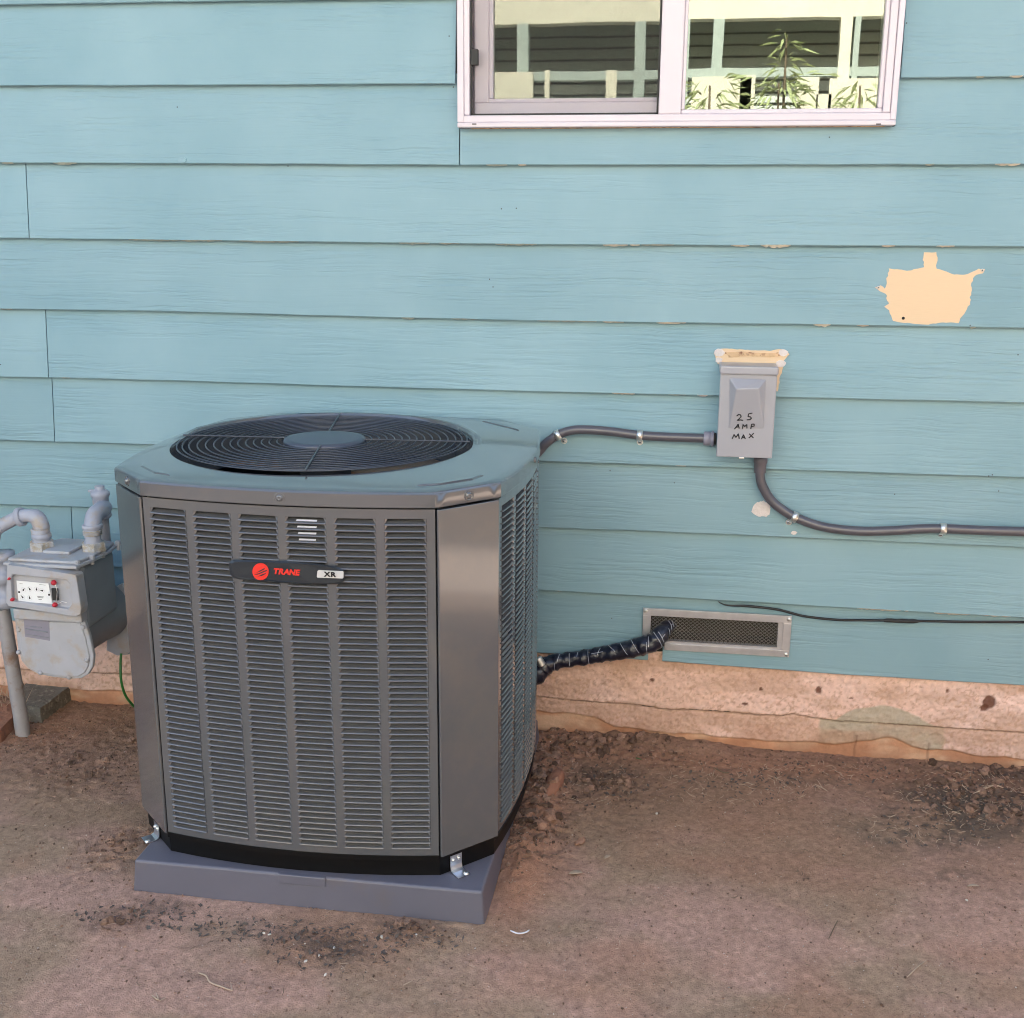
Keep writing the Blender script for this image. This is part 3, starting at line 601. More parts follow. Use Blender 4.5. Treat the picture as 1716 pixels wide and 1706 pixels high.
tn = mixc(tn, C3((.36, .17, .10)), np.clip((.8-Zf/.09*.8), 0, 1)*sstep(.3, .62, fbm(X*12, Zf*20, 4, 58))*.9)
for u, v, a, b in ((1372,1157,5,7),(1658,1178,10,12),(1650,1187,7,6),(1093,1140,4,3),(1275,1156,3,3),(1248,1180,5,3),(1588,1159,3,3),(1427,1171,4,2)):
    c = P(u, v, -.01); rx_ = a/690; rz_ = b/690; d_ = ((X-c.x)/rx_)**2+((Zf-c.z)/rz_)**2; t = sstep(1.5, .8, d_+.8*(fbm(X*90, Zf*90, 2, 59)-.5)); tn = mixc(tn, C3((.13, .05, .03)), t*.9); yy = yy+.002*t
tn = mixc(tn, C3((.10, .06, .045)), .8*groove*(fbm(X*12, X*0, 2, 66) > .2))
for u in (1434, 1558):
    c = P(u, 1240, 0).x+.004*(fbm(X*0+u, Zf*40, 2, 3)-.5)
    t = np.exp(-((X-c)/.0022)**2)*(Zf < low+.02)*.6; tn = mixc(tn, C3((.15, .07, .045)), t)
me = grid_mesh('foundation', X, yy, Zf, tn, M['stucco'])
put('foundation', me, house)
bb = MB(); bb.box((XL, .008, -.4), (-2.29, .15, .25)); bb.build('foundation', mat('stucco_plain', (.66, .45, .32), .9, bump=.8, bs=120, bd=.003), house)

# ------------------------------------------------------------------ window
win = empty('window', (0, 0, 0)); win.parent = house; win['label'] = 'white vinyl sliding window with an insect screen over its left half'
yf = -.040
def rail(name, a, b, y0, y1, matl='vinyl', bev=.0025): return MB().box((a[0], y0, a[1]), (b[0], y1, b[1])).build(name, M[matl], win, bevel=bev)
oL = P(762.4, 0, yf).x; oR = P(1512, 100, yf).x; oB = P(1130, 212, yf).z; zT = 2.50
oL = (P(762.4, 0, yf).x+P(769.5, 213, yf).x)/2; oR = (P(1517, 0, yf).x+P(1502, 210, yf).x)/2
iB = P(1130, 191, yf).z; iL = P(786.5, 90, yf).x; iR = P(1487, 90, yf).x; cL = P(1107, 90, yf).x; cR = P(1145, 90, yf).x; iB2 = P(1300, 186, yf).z
rail('frame', (oL, oB), (oR, oB+.011), yf-.004, 0); rail('frame', (oL+.004, oB+.011), (oR-.004, iB), yf, .03)
rail('frame', (oL, oB+.0112), (iL-.013, zT), yf-.003, 0); rail('frame', (iL-.013, iB), (iL, zT), yf, .03)
rail('frame', (oR-.013, oB+.0112), (oR, zT), yf-.003, 0); rail('frame', (iR, iB), (oR-.0135, zT), yf, .03)
rail('frame', (iL, zT-.03), (iR, zT), yf, .03); rail('mullion', (cL, iB), (cR, zT-.03), yf+.001, .03)
# fixed right pane with its glazing bead
rail('glazing_bead', (cR, iB), (iR, iB+.010), yf+.006, .02); rail('glazing_bead', (cR, iB+.0102), (cR+.008, zT-.03), yf+.006, .02); rail('glazing_bead', (iR-.010, iB+.0102), (iR, zT-.03), yf+.006, .02)
put('pane', MB().box((cR+.004, -.020, iB+.005), (iR-.004, -.019, zT-.03)).mesh('pane'), win, M['glass'])
# sliding left sash, set back
ys = -.006; sL = P(795, 90, ys).x; gL = P(826, 90, ys).x; gB = P(960, 164, ys).z; sB = iB+.002
rail('sash_rail', (sL, sB), (cL+.006, gB-.009), ys, .024, 'vinylgrey'); rail('sash_rail', (sL+.012, gB-.009), (cL+.006, gB), ys+.004, .022, 'vinylgrey')
rail('sash_stile', (sL, gB-.009), (gL-.010, zT-.03), ys, .024, 'vinylgrey'); rail('sash_stile', (gL-.010, gB), (gL, zT-.03), ys+.004, .022, 'vinylgrey')
put('pane', MB().box((gL-.004, .010, gB-.004), (cL+.006, .011, zT-.03)).mesh('pane'), win, M['glass'])
rail('track', (iL, iB), (sL-.002, zT-.03), .012, .03, 'vinylgrey')
# screen in front of the sash with its dark spline
sc = MB(); a0, a1, b0 = iL+.001, cL-.001, iB+.001
sc.box((a0, -.030, b0), (a0+.003, -.022, zT-.031)).box((a1-.004, -.030, b0), (a1, -.022, zT-.031)).box((a0, -.030, b0), (a1, -.022, b0+.0035)); sc.build('screen_edge', M['gasket'], win)
put('insect_screen', MB().box((a0+.003, -.0262, b0+.003), (a1-.003, -.0258, zT-.032)).mesh('insect_screen'), win, M['screen'])
c = P(795, 96, -.03); MB().box((c.x-.0085, -.034, c.z-.017), (c.x+.0085, -.020, c.z+.017)).build('latch', M['gasket'], win, bevel=.001)
for u in (795, 1472):
    c = P(u, 208, yf-.003); MB().box((c.x-.005, yf-.0052, c.z-.0012), (c.x+.005, yf-.003, c.z+.0012)).build('weep_hole', M['gasket'], win)
cap = MB().box((oL+.03, -.024, oB-.004), (oR-.02, -.008, oB-.0003)) if False else MB().box((oL+.03, -.024, oB-.0016), (oR-.02, -.008, oB-.0003)); cap.build('caulk_line', M['rawwood'], win)

# ------------------------------------------------------------------ vent
yv = -.024; ven = empty('foundation_vent', (0, 0, 0)); ven.parent = house; ven['label'] = 'galvanised crawl space vent with torn wire mesh'
o4 = [P(1078,1017,yv), P(1327,1036,yv), P(1323,1104,yv), P(1084,1088,yv)]; i4 = [P(1091,1030,yv), P(1313,1045,yv), P(1309,1089,yv), P(1091,1079,yv)]
vx0, vx1 = o4[0].x, o4[1].x; vz0, vz1 = (P(1200,1094.5,yv).z), (P(1200,1026,yv).z); jx0, jx1, jz0, jz1 = i4[0].x, i4[1].x, P(1200,1083.5,yv).z, P(1200,1038,yv).z
def vr(a, b, n='vent_frame'): return MB().box((a[0], yv, a[1]), (b[0], yv+.007, b[1])).build(n, M['galv'], ven, bevel=.0008)
vr((vx0, jz1), (vx1, vz1)); vr((nx1+.004, vz0), (vx1, jz0)); vr((vx0, vz0+.02), (jx0, jz1)); vr((jx1, jz0), (vx1, jz1))
MB().box((jx1-.012, yv+.003, jz0), (jx1, yv+.02, jz1)).box((jx0, yv+.004, jz0), (jx1, yv+.02, jz0+.006)).build('vent_flange', M['galv'], ven)
for x, z in ((vx0+.006, vz1-.006), (vx1-.006, vz1-.008), (vx1-.008, vz0+.008)):
    MB().lathe([(.0052, 0), (.0048, .0015), (.0025, .003), (.0004, .0034)], (x, yv, z), (0,-1,0), 12).build('screw', M['strap'], ven)
wm = MB(); pt = .0105
def wire_line(x0, z0, sgn):
    # clip a diagonal line to the opening
    a = []
    for t in np.linspace(0, jz1-jz0, 24):
        x = x0+sgn*t*1.15; z = jz0+t
        if jx0 <= x <= jx1: a.append(Vector((x, yv+.0085+.0009*math.sin(t*700+x0*900)+.003*math.sin(x*20)*math.sin(z*60), z)))
    if len(a) > 2: wm.tube(a, .0007, 4, caps=False)
x = jx0-.12
while x < jx1+.12:
    wire_line(x, jz0, 1); wire_line(x, jz0, -1); x += pt
tag(wm.build('wire_mesh', M['wire'], ven), kind='stuff')

# ------------------------------------------------------------------ switch box
yb = -.088
bc = P(1250, 690, yb); sw = empty('switch_box', (bc.x, 0, P(1250,768,yb).z), 'small grey electrical switch box marked 25 AMP MAX in black pen', 'electrical box')
bx0, bx1 = P(1201.5, 740, yb).x, P(1295.5, 740, yb).x; bz0, bz1 = P(1248, 767, yb).z, P(1253, 615, yb).z
def loc_(mb, name, matl, par, root, bevel=0, seg=2):     # build in world coordinates, then hang under root
    me = mb.mesh(name)
    me.transform(Matrix.Translation(-root.location)); o = put(name, me, par, M[matl])
    if bevel: b = o.modifiers.new('bevel', 'BEVEL'); b.width = bevel; b.segments = seg; b.limit_method = 'ANGLE'; b.angle_limit = rad(35)
    return o
loc_(MB().box((bx0+.003, yb+.004, bz0+.004), (bx1-.003, -.010, bz1-.004)), 'box_body', 'box', sw, sw, .002)
cov = MB().box((bx0, yb, bz0), (bx1, yb+.012, bz1-.016)); loc_(cov, 'cover', 'box', sw, sw, .0022)
loc_(MB().box((bx0-.002, yb-.006, bz1-.018), (bx1+.002, -.008, bz1+.002)), 'hood', 'box', sw, sw, .004, 3)
t4 = [P(1222,633,yb), P(1284,636,yb), P(1281,719,yb), P(1219,718,yb)]; e1, e2 = P(1234,652,yb-.019), P(1272,651,yb-.019)
wd = MB(); yb2 = yb-.0004
V_ = [(t4[0].x, yb2, t4[0].z), (t4[1].x, yb2, t4[1].z), (t4[2].x, yb2, t4[2].z), (t4[3].x, yb2, t4[3].z), (e1.x, yb-.019, e1.z), (e2.x, yb-.019, e2.z), (t4[2].x-.006, yb-.0012, t4[2].z+.002), (t4[3].x+.006, yb-.0012, t4[3].z+.002)]
wd.add(V_, [(0,4,5,1)[::-1], (1,5,6,2)[::-1], (2,6,7,3)[::-1], (3,7,4,0)[::-1], (4,7,6,5)[::-1], (0,1,2,3)[::-1]])
loc_(wd, 'raised_wedge', 'box', sw, sw, .0018, 3)
rim = MB()
def face_y(v): return yb-.0016-.0178*max(0, min(1, (718-v)/66.)) if v < 718 else yb-.0009
def ink(pl, r=.0011):
    pts_ = [(1180+a/7.42, 560+b/7.42) for a, b in pl]; return [P(u, v, face_y(v)-.0001) for u, v in smooth_px(pts_)]
def smooth_px(p): 
    out = []
    for i in range(len(p)-1):
        for k in range(4): out.append((p[i][0]+(p[i+1][0]-p[i][0])*k/4, p[i][1]+(p[i+1][1]-p[i][1])*k/4))
    return out+[p[-1]]
GL = [('2', [[(405,1018),(425,1000),(450,1003),(460,1022),(440,1048),(410,1072),(448,1066),(485,1072)]]),
 ('5', [[(600,982),(555,990),(545,1025),(575,1028),(588,1045),(572,1062),(530,1066)]]),
 ('A', [[(378,1178),(405,1145),(422,1118),(436,1172)], [(393,1158),(432,1150)]]), ('M', [[(478,1174),(484,1120),(505,1150),(530,1118),(532,1172)]]), ('P', [[(580,1176),(590,1120),(622,1118),(622,1142),(585,1152)]]),
 ('M', [[(348,1302),(372,1245),(395,1285),(425,1238),(436,1302)]]), ('A', [[(464,1304),(490,1250),(512,1302)], [(474,1286),(508,1280)]]), ('X', [[(560,1238),(612,1290)], [(618,1230),(555,1292)]])]
for ch, strokes in GL:
    mb = MB()
    for st in strokes: mb.tube(ink(st), .00125, 6)
    loc_(mb, 'pen_letter', 'ink', sw, sw)
MBl = MB(); MBl.box((bc.x-.010, yb-.002, bz0-.003), (bc.x+.002, yb+.004, bz0+.001)); loc_(MBl, 'latch_tab', 'strap', sw, sw, .001)
lb = P(1301, 636, yb+.03); loc_(MB().box((bx1-.003, yb+.014, lb.z-.012), (bx1+.001, yb+.034, lb.z+.004)), 'side_slot', 'gasket', sw, sw)

# ------------------------------------------------------------------ conduits
def conduit(name, pxs, y, r, label, fit, straps, tail=None, cat='conduit'):
    pts_ = [P(u, v, y) for u, v in pxs]
    if tail: pts_ += [Vector(t) for t in tail]
    root = empty(name, pts_[0], label, cat); pth = smooth_path(pts_, 8); mb = MB(); mb.tube(pth, r, 16)
    loc_(mb, 'pipe', 'conduit', root, root)
    for prof, o, ax, mt in fit: loc_(MB().lathe(prof, o, ax, 24), 'connector', mt, root, root)
    for (u, v, du) in straps:
        p = P(u, v, y); # nearest path point and tangent
        i = min(range(1, len(pth)-1), key=lambda q: (pth[q]-p).length); c = pth[i]; t = (pth[i+1]-pth[i-1]).normalized(); nrm = Vector((0,-1,0)); upv = nrm.cross(t).normalized()
        if upv.z > 0: upv = -upv
        mb = MB(); n = 12; w_ = .007; ri = r+.0006; ro = r+.0022; vs_ = []
        for s_ in (-1, 1):
            for rr in (ri, ro):
                for j in range(n+1):
                    a = math.pi*(j/n)*1.0-math.pi/2*0; q = c+t*w_*s_+(-upv*math.cos(a)+nrm*math.sin(a))*rr; vs_.append(q)
        m_ = n+1; fs = []
        for j in range(n): fs += [(m_+j, m_+j+1, 3*m_+j+1, 3*m_+j), (j, 2*m_+j, 2*m_+j+1, j+1), (j, j+1, m_+j+1, m_+j), (2*m_+j, 3*m_+j, 3*m_+j+1, 2*m_+j+1)]
        mb.add(vs_, fs, True)
        ear = c+upv*(r+.009)+Vector((du*.001, 0, 0)); yw = -.0155
        R = Matrix((t, nrm, upv)).transposed()
        mb.box((-.0045, -.003, -.012), (.0045, 0, .0), R, Vector((ear.x, yw-.001, ear.z))); mb.lathe([(.0080, 0), (.0078, .0022), (.007, .003)], (ear.x, yw-.001, ear.z), (0,-1,0), 14)
        st_ = loc_(mb, 'strap', 'strap', root, root)
        sc_ = MB().lathe([(.0056, 0), (.0053, .0015), (.003, .0035), (.0005, .004)], (ear.x, yw-.003, ear.z), (0,-1,0), 12); me = sc_.mesh('screw'); me.transform(Matrix.Translation(-root.location)); put('screw', me, st_, M['zinc'])
        MB_ = MB().box((-.0035, -.0005, -.0008), (.0035, .0003, .0008), R, Vector((ear.x, yw-.0071, ear.z))); me = MB_.mesh('screw_slot'); me.transform(Matrix.Translation(-root.location)); put('screw_slot', me, st_, M['gasket'])
    return root
yc = -.037; pl_ = P(1188, 735, yc); pd_ = P(1274, 780, yc)
conduit('conduit', [(1195,735),(1150,733.5),(1110,732),(1072,729.5),(1030,724),(990,720.5),(960,721),(935,729),(915,743),(903,757)], yc, .0112, 'dark grey conduit running from the left side of the switch box to the unit',
        [([(.0155,0),(.017,.002),(.017,.014),(.0155,.016),(.0155,.019),(.019,.019),(.019,.024),(.014,.024)], (P(1179,735,yc).x, yc, pl_.z), (1,0,0), 'fitting'), ([(.0135,0),(.0145,.001),(.0145,.006),(.0135,.006)], (P(1196,735,yc).x, yc, pl_.z), (1,0,0), 'gasket')],
        [(936,728,4), (1072,730,2)], tail=[(-.37, -.06, .74), (-.385, -.09, .70), (-.40, -.12, .62)])
conduit('conduit', [(1274,770),(1274,800),(1279,817),(1292,838),(1311,854),(1335,868),(1380,883),(1440,890),(1500,889),(1540,886.5),(1580,886),(1650,889),(1716,891),(1800,894),(1840,895)], yc, .0115, 'dark grey conduit drooping from under the switch box along the wall to the right',
        [([(.0155,0),(.0165,.001),(.0165,.012),(.0150,.016),(.0140,.038)], (pd_.x, yc, P(1274,766,yc).z), (0,0,-1), 'fittingdark')], [(1331,866,-2), (1580,887,0)])
# thin black cable
root = empty('cable', P(1203, 1008, -.02), 'thin black cable along the lowest boards above the vent', 'cable')
yk = -.021; pth = smooth_path([P(u, v, yk) for u, v in ((1203,1008),(1213,1013),(1228,1015),(1252,1015.5),(1300,1021),(1325,1027),(1350,1033),(1400,1038.5),(1450,1039.5),(1510,1040),(1560,1041),(1620,1042),(1716,1042.5),(1830,1045))], 6)
rs = [.0010+(.0022 if i > 16 else .0002*i*.6) for i in range(len(pth))]
loc_(MB().tube(pth, rs, 10), 'jacket', 'cable', root, root)
seg = [P(u, v, yk-.0005) for u, v in ((1481,1040),(1486,1039.7),(1494,1039.8),(1503,1040.6),(1512,1040.4),(1522,1041.2),(1532,1041),(1539,1041))]
loc_(MB().tube(seg, [.0038,.0050,.0052,.0047,.0055,.0050,.0052,.0036], 12), 'tape_wrap', 'gasket', root, root)

# ------------------------------------------------------------------ refrigerant line set
root = empty('line_set', P(1110, 1060, -.05), 'black taped refrigerant line bundle bending into the foundation vent', 'pipe insulation')
cps = [(1127,1046,.005,.012),(1118,1051,-.018,.015),(1108,1062,-.045,.019),(1094,1076,-.058,.0215),(1070,1084,-.060,.0215),(1040,1091,-.058,.0200),(1010,1096,-.056,.0180),(984,1101,-.056,.0172),(955,1105,-.058,.0172),(932,1109,-.062,.018),(912,1117,-.070,.0215),(895,1131,-.08,.024)]
pts_ = [P(u, v, y) for u, v, y, r in cps]+[Vector((-.40, -.10, .19)), Vector((-.45, -.13, .15))]; rr = [c[3] for c in cps]+[.027, .026]
pth = smooth_path(pts_, 8); rl = lerp_list(rr, 8)
rl = [q*1.12 for q in rl]; rl2 = [r*(1+.03*math.sin(i*.9)+.05*rng.uniform(-1, 1)) for i, r in enumerate(rl)]
ins = MB().tube(pth, rl2, 22)
for i_ in range(len(pth)):
    for j_ in range(22):
        v_ = Vector(ins.v[i_*22+j_]); a_ = 2*math.pi*j_/22
        f_ = 1+.05*math.sin(a_+i_*1.35)+.035*math.sin(2*a_-i_*.8+1)+.03*rng.uniform(-1, 1); ins.v[i_*22+j_] = tuple(pth[i_]+(v_-pth[i_])*f_)
loc_(ins, 'insulation', 'tape', root, root)
def arc_mark(i, a0, a1, skew, th=.0007):
    c = pth[i]; t = (pth[i+1]-pth[i-1]).normalized(); up = (Vector((0,0,1))-t*t.z).normalized(); sd_ = up.cross(t)
    if sd_.y > 0: sd_ = -sd_
    pp_ = [c+t*skew*(q-.5)+(up*math.cos(a)+sd_*math.sin(a))*(rl2[i]*1.06+.0004) for q, a in ((k/8, a0+(a1-a0)*k/8) for k in range(9))]
    loc_(MB().tube(pp_, th, 5), 'tape_mark', 'tapemark', root, root)
for i, a0, a1, sk in ((6,.2,1.3,.01),(10,.2,1.9,.018),(14,.9,1.6,.006),(19,.5,1.7,.01),(21,.2,2.3,.012),(26,.4,1.5,.01),(28,1.0,2.4,.01),(33,.2,1.9,-.012),(38,.2,1.8,-.014),(43,.3,1.2,-.016),(49,.4,1.2,.01),(55,.2,2.2,.004),(60,.4,1.0,.004),(64,.4,2.1,.004),(70,.3,1.2,.01),(74,1.3,2.2,.004)):
    arc_mark(i, a0, a1, sk)
for (i, ang, w_) in ((18,1.15,.012),(50,.95,.03),(8,.9,.01)):
    c = pth[i]; t = (pth[i+1]-pth[i-1]).normalized(); up = (Vector((0,0,1))-t*t.z).normalized(); sd_ = up.cross(t); sd_ = -sd_ if sd_.y > 0 else sd_
    o_ = (up*math.cos(ang)+sd_*math.sin(ang)); loc_(MB().tube([c+t*w_*(k/6-.5)+o_*(rl2[i]*1.06+.0004) for k in range(7)], .0008, 5), 'tape_mark', 'tapemark', root, root)
cpl = P(905, 1110, -.10); loc_(MB().tube([cpl+Vector((.012*k/10-.006, .0, -.02*k/10+.012)) for k in range(11)], [.011 if k % 2 else .0085 for k in range(11)], 14), 'flexible_coupling', 'strap', root, root)

# ------------------------------------------------------------------ pad
PX0, PX1, PY0, PY1, PZ = -1.058, -.335, -.845, -.045, .066
pad = empty('equipment_pad', ((PX0+PX1)/2, (PY0+PY1)/2, 0), 'low grey plastic pad on the dirt carrying the condenser unit', 'pad')
mb = MB(); mb.add([(PX0-.004, PY0-.002, -.012), (PX1+.003, PY0-.002, -.012), (PX1+.012, PY1, -.012), (PX0-.004, PY1, -.012), (PX0+.002, PY0+.004, PZ), (PX1-.003, PY0+.004, PZ), (PX1+.004, PY1, PZ), (PX0+.002, PY1, PZ)],
  [(3,2,1,0),(4,5,6,7),(0,1,5,4),(1,2,6,5),(2,3,7,6),(3,0,4,7)]); loc_(mb, 'slab', 'pad', pad, pad, .005, 3)
c0, c1 = P(466, 1462, PY0).x, P(545, 1470, PY0).x
loc_(MB().box((c0, PY0-.0005, PZ-.020), (c1, PY0+.012, PZ+.0006)), 'moulded_tab', 'pad', pad, pad, .002)

# ------------------------------------------------------------------ condenser unit
UX0, UX1, UY0, UY1 = -1.097, -.330, -.805, -.040; CH = .100; BOW = .028; ZLO, ZHI = .112, .822
ucx, ucy = (UX0+UX1)/2, (UY0+UY1)/2
unit = empty('condenser_unit', (ucx, ucy, PZ), 'large grey louvred air conditioner condenser with round fan grille on top', 'air conditioner')
sides = {}   # name: origin corner, direction along, outward normal, length
sides['front'] = (Vector((UX0+CH, UY0, 0)), Vector((1,0,0)), Vector((0,-1,0)), UX1-UX0-2*CH)
sides['right'] = (Vector((UX1, UY0+CH, 0)), Vector((0,1,0)), Vector((1,0,0)), UY1-UY0-2*CH)
sides['back'] = (Vector((UX1-CH, UY1, 0)), Vector((-1,0,0)), Vector((0,1,0)), UX1-UX0-2*CH)
sides['left'] = (Vector((UX0, UY1-CH, 0)), Vector((0,-1,0)), Vector((-1,0,0)), UY1-UY0-2*CH)
def sp(side, s, z, dep=0.):              # point on a bowed side: s along (m), z up, dep inwards
    o, d, nrm, L_ = sides[side]; t = 2*s/L_-1; return o+d*s+nrm*(BOW*(1-t*t)-dep)+Vector((0,0,z))
def sheet(mb, side, s0, s1, z0, z1, d0, d1, n=6):
    vs_ = []
    for i in range(n+1):
        s = s0+(s1-s0)*i/n; vs_ += [sp(side, s, z0, d0), sp(side, s, z1, d0), sp(side, s, z1, d1), sp(side, s, z0, d1)]
    fs = [(4*i+j, 4*i+4+j, 4*i+4+(j+1) % 4, 4*i+(j+1) % 4) for i in range(n) for j in range(4)]+[(3,2,1,0), tuple(4*n+j for j in range(4))]
    mb.add(vs_, [f[::-1] for f in fs])
def outline(off=0., nb=10):
    pts_ = []
    for s_ in ('front', 'right', 'back', 'left'):
        o, d, nrm, L_ = sides[s_]
        for i in range(nb+1): pts_.append(sp(s_, L_*i/nb, 0, -off))
    return pts_
# base pan
mb = MB(); a = outline(-.006); b = outline(-.008); n = len(a); c = outline(.0015)
loops = [[Vector((p.x, p.y, PZ+.0008)) for p in b], [Vector((p.x, p.y, ZLO-.010)) for p in a], [Vector((p.x, p.y, ZLO-.008)) for p in c], [Vector((p.x, p.y, ZLO+.003)) for p in c], [Vector((p.x, p.y, ZLO+.003)) for p in outline(-.01)]]
vs_ = [p for l_ in loops for p in l_]; fs = [(k*n+i, k*n+(i+1) % n, (k+1)*n+(i+1) % n, (k+1)*n+i) for k in range(len(loops)-1) for i in range(n)]
fs += [tuple(range(n-1,-1,-1)), tuple((len(loops)-1)*n+i for i in range(n))]; mb.add(vs_, fs); loc_(mb, 'base_pan', 'basepan', unit, unit)
# louvre panels
NC, NR = 6, 55; EM, GAP = .0165, .0152
first_slat = None; singles = 0
def slat_mesh(w_, pitch):
    mb = MB(); h = pitch; dI = .0105; t = .0008; wt = w_*.5-.0035; wb = w_*.5
    # cross-section: a blade leaning in, its rolled lip proud of the face, an open gap above it
    prof = [(.0120, h*.64), (.0062, h*.45), (.0024, h*.32), (.0002, h*.27), (-.0018, h*.20), (-.0028, h*.09), (-.0022, -h*.02), (-.0006, -h*.05), (.0040, h*.14), (.0128, h*.58)]
    wd_ = [wt, wt+.001, wb-.0006, wb, wb, wb-.0006, wb-.0006, wb-.0006, wt+.001, wt]; k = len(prof); vs_ = []
    for s_ in (-1, 1):
        for (d_, z), w2 in zip(prof, wd_): vs_.append((s_*w2, d_, z))
    fs = [(j, (j+1) % k, k+(j+1) % k, k+j) for j in range(k)]+[tuple(range(k)), tuple(range(2*k-1, k-1, -1))]
    mb.add(vs_, [f[::-1] for f in fs], False)
    for s_ in (-1, 1):
        mb.add([(s_*wb, .0002, h*.1), (s_*(wb-.0006), .0002, h*.98), (s_*(wb-.006), .0022, h*.98), (s_*(wb-.0035), .0022, h*.55)], [(0,1,2,3) if s_ < 0 else (3,2,1,0)])
    return mb
for s_ in ('front', 'right', 'back', 'left'):
    o, d, nrm, L_ = sides[s_]; cw = (L_-2*EM-(NC-1)*GAP)/NC; zl0, zl1 = ZLO+.018, ZHI-.020; pitch = (zl1-zl0)/NR
    panel = MB(); th = .0016
    sheet(panel, s_, .0012, L_-.0012, zl1, ZHI-.002, 0, th, 14); sheet(panel, s_, .0012, L_-.0012, ZLO, zl0, 0, th, 14)
    sheet(panel, s_, .0012, EM, zl0, zl1, 0, th, 2); sheet(panel, s_, L_-EM, L_-.0012, zl0, zl1, 0, th, 2)
    for c_ in range(NC-1):
        a = EM+(c_+1)*cw+c_*GAP; sheet(panel, s_, a, a+GAP, zl0, zl1, 0, th, 2)
    # folded edges
    sheet(panel, s_, .0012, .0027, ZLO, ZHI-.002, 0, .016, 1); sheet(panel, s_, L_-.0027, L_-.0012, ZLO, ZHI-.002, 0, .016, 1)
    po = loc_(panel, 'louver_panel', 'unit', unit, unit)
    smb = slat_mesh(cw+.0004, pitch); sme = None; rest = MB(); nrest = 0
    ry = math.atan2(d.y, d.x)
    for c_ in range(NC):
        sc_ = EM+c_*(cw+GAP)+cw/2; base = sp(s_, sc_, 0, 0.0); e0 = sp(s_, sc_-.03, 0); e1 = sp(s_, sc_+.03, 0); dd = (e1-e0); ang = math.atan2(dd.y, dd.x)
        R = Matrix.Rotation(ang, 4, 'Z')
        for r_ in range(NR):
            z = zl0+r_*pitch
            if s_ == 'front' and r_ >= NR-50:
                if sme is None: sme = smb.mesh('louver_slat'); sme.materials.append(M['slat'])
                so = bpy.data.objects.new('louver_slat', sme); COL.objects.link(so); so.parent = po
                so.location = (base.x-ucx, base.y-ucy, z-PZ); so.rotation_euler = (rng.uniform(-.012,.012), 0, ang)
            else:
                T = Matrix.Translation((base.x, base.y, z)) @ R; rest.add([T @ Vector(p) for p in smb.v], smb.f)
    ro = loc_(rest, 'louver_slats', 'slat', po, unit); ro['kind'] = 'stuff'
# corner posts
def corner(p0, p1, n0, n1):
    """p0 end of one side, p1 start of the next, with their outward normals"""
    mb = MB(); d = (p1-p0).normalized(); cn = Vector((d.y, -d.x, 0)); prof = []
    e0 = Vector((-n0.y, n0.x, 0)); e1 = Vector((n1.y, -n1.x, 0))
    tang0 = Vector((-n0.y, n0.x, 0)); tang1 = Vector((-n1.y, n1.x, 0))
    prof = [p0-n0*.016-tang0*-.0015, p0+tang0*.0015-n0*.001, p0+tang0*.003+n0*.0015, p0+tang0*.006+n0*.0014, p1-tang1*.006+n1*.0014, p1-tang1*.003+n1*.0015, p1-tang1*.0015-n1*.001, p1-n1*.016-tang1*.0015]
    inner = [p-cn*.0 for p in prof]; n = len(prof)
    a = [Vector((p.x, p.y, ZLO)) for p in prof]; b = [Vector((p.x, p.y, ZHI-.003)) for p in prof]
    mb.add(a+b, [(i, i+1, n+i+1, n+i) for i in range(n-1)]+[tuple(range(n-1,-1,-1)), tuple(range(n, 2*n)), (n-1, 0, n, 2*n-1)])
    return loc_(mb, 'corner_post', 'unit', unit, unit, .0012, 2)
S4 = ['front', 'right', 'back', 'left']
for i in range(4):
    a, b = S4[i], S4[(i+1) % 4]; La = sides[a][3]; corner(sp(a, La, 0), sp(b, 0, 0), sides[a][2], sides[b][2])
# top cover: rim, deck rising to the fan opening
FX, FY, FR, FZ = -.762, -.412, .3245, .8575
NP = 192
def ray_outline(pts_, c, ang):
    dx, dy = math.cos(ang), math.sin(ang); best = None
    for i in range(len(pts_)):
        p, q = pts_[i], pts_[(i+1) % len(pts_)]; ex, ey = q.x-p.x, q.y-p.y; det = dx*(-ey)-dy*(-ex)
        if abs(det) < 1e-12: continue
        t = ((p.x-c[0])*(-ey)-(p.y-c[1])*(-ex))/det; u = (dx*(p.y-c[1])-dy*(p.x-c[0]))/det
        if t > 0 and -1e-6 <= u <= 1+1e-6 and (best is None or t < best): best = t
    return (c[0]+dx*best, c[1]+dy*best)
# angles: include the octagon's corners exactly
def loop_angles():
    o_ = outline(.004, 10); an = [math.atan2(p.y-FY, p.x-FX) for p in o_]; an += list(np.linspace(-math.pi, math.pi, NP, endpoint=False)); an = sorted(an); out = [an[0]]
    for a in an[1:]:
        if a-out[-1] > .004: out.append(a)
    return out
AN = loop_angles(); NA = len(AN)
def oloop(off, z): o_ = outline(off, 10); return [Vector((*ray_outline(o_, (FX, FY), a), z)) for a in AN]
def cloop(r, z): return [Vector((FX+r*math.cos(a), FY+r*math.sin(a), z)) for a in AN]
A_ = oloop(.001, .851)
def blend(L1, L2, t, dz=0): return [p.lerp(q, t)+Vector((0,0,dz)) for p, q in zip(L1, L2)]
Cc = cloop(FR+.006, FZ-.001)
loops = [oloop(-.012, .8255), oloop(.0045, .8235), oloop(.0050, .8245), oloop(.0046, .8485), oloop(.0022, .8518), oloop(-.0020, .8532), oloop(-.022, .8538), blend(oloop(-.022, .8538), Cc, .45, .0006), Cc, cloop(FR+.001, FZ-.001), cloop(FR-.0015, FZ-.006), cloop(FR-.002, .76)]
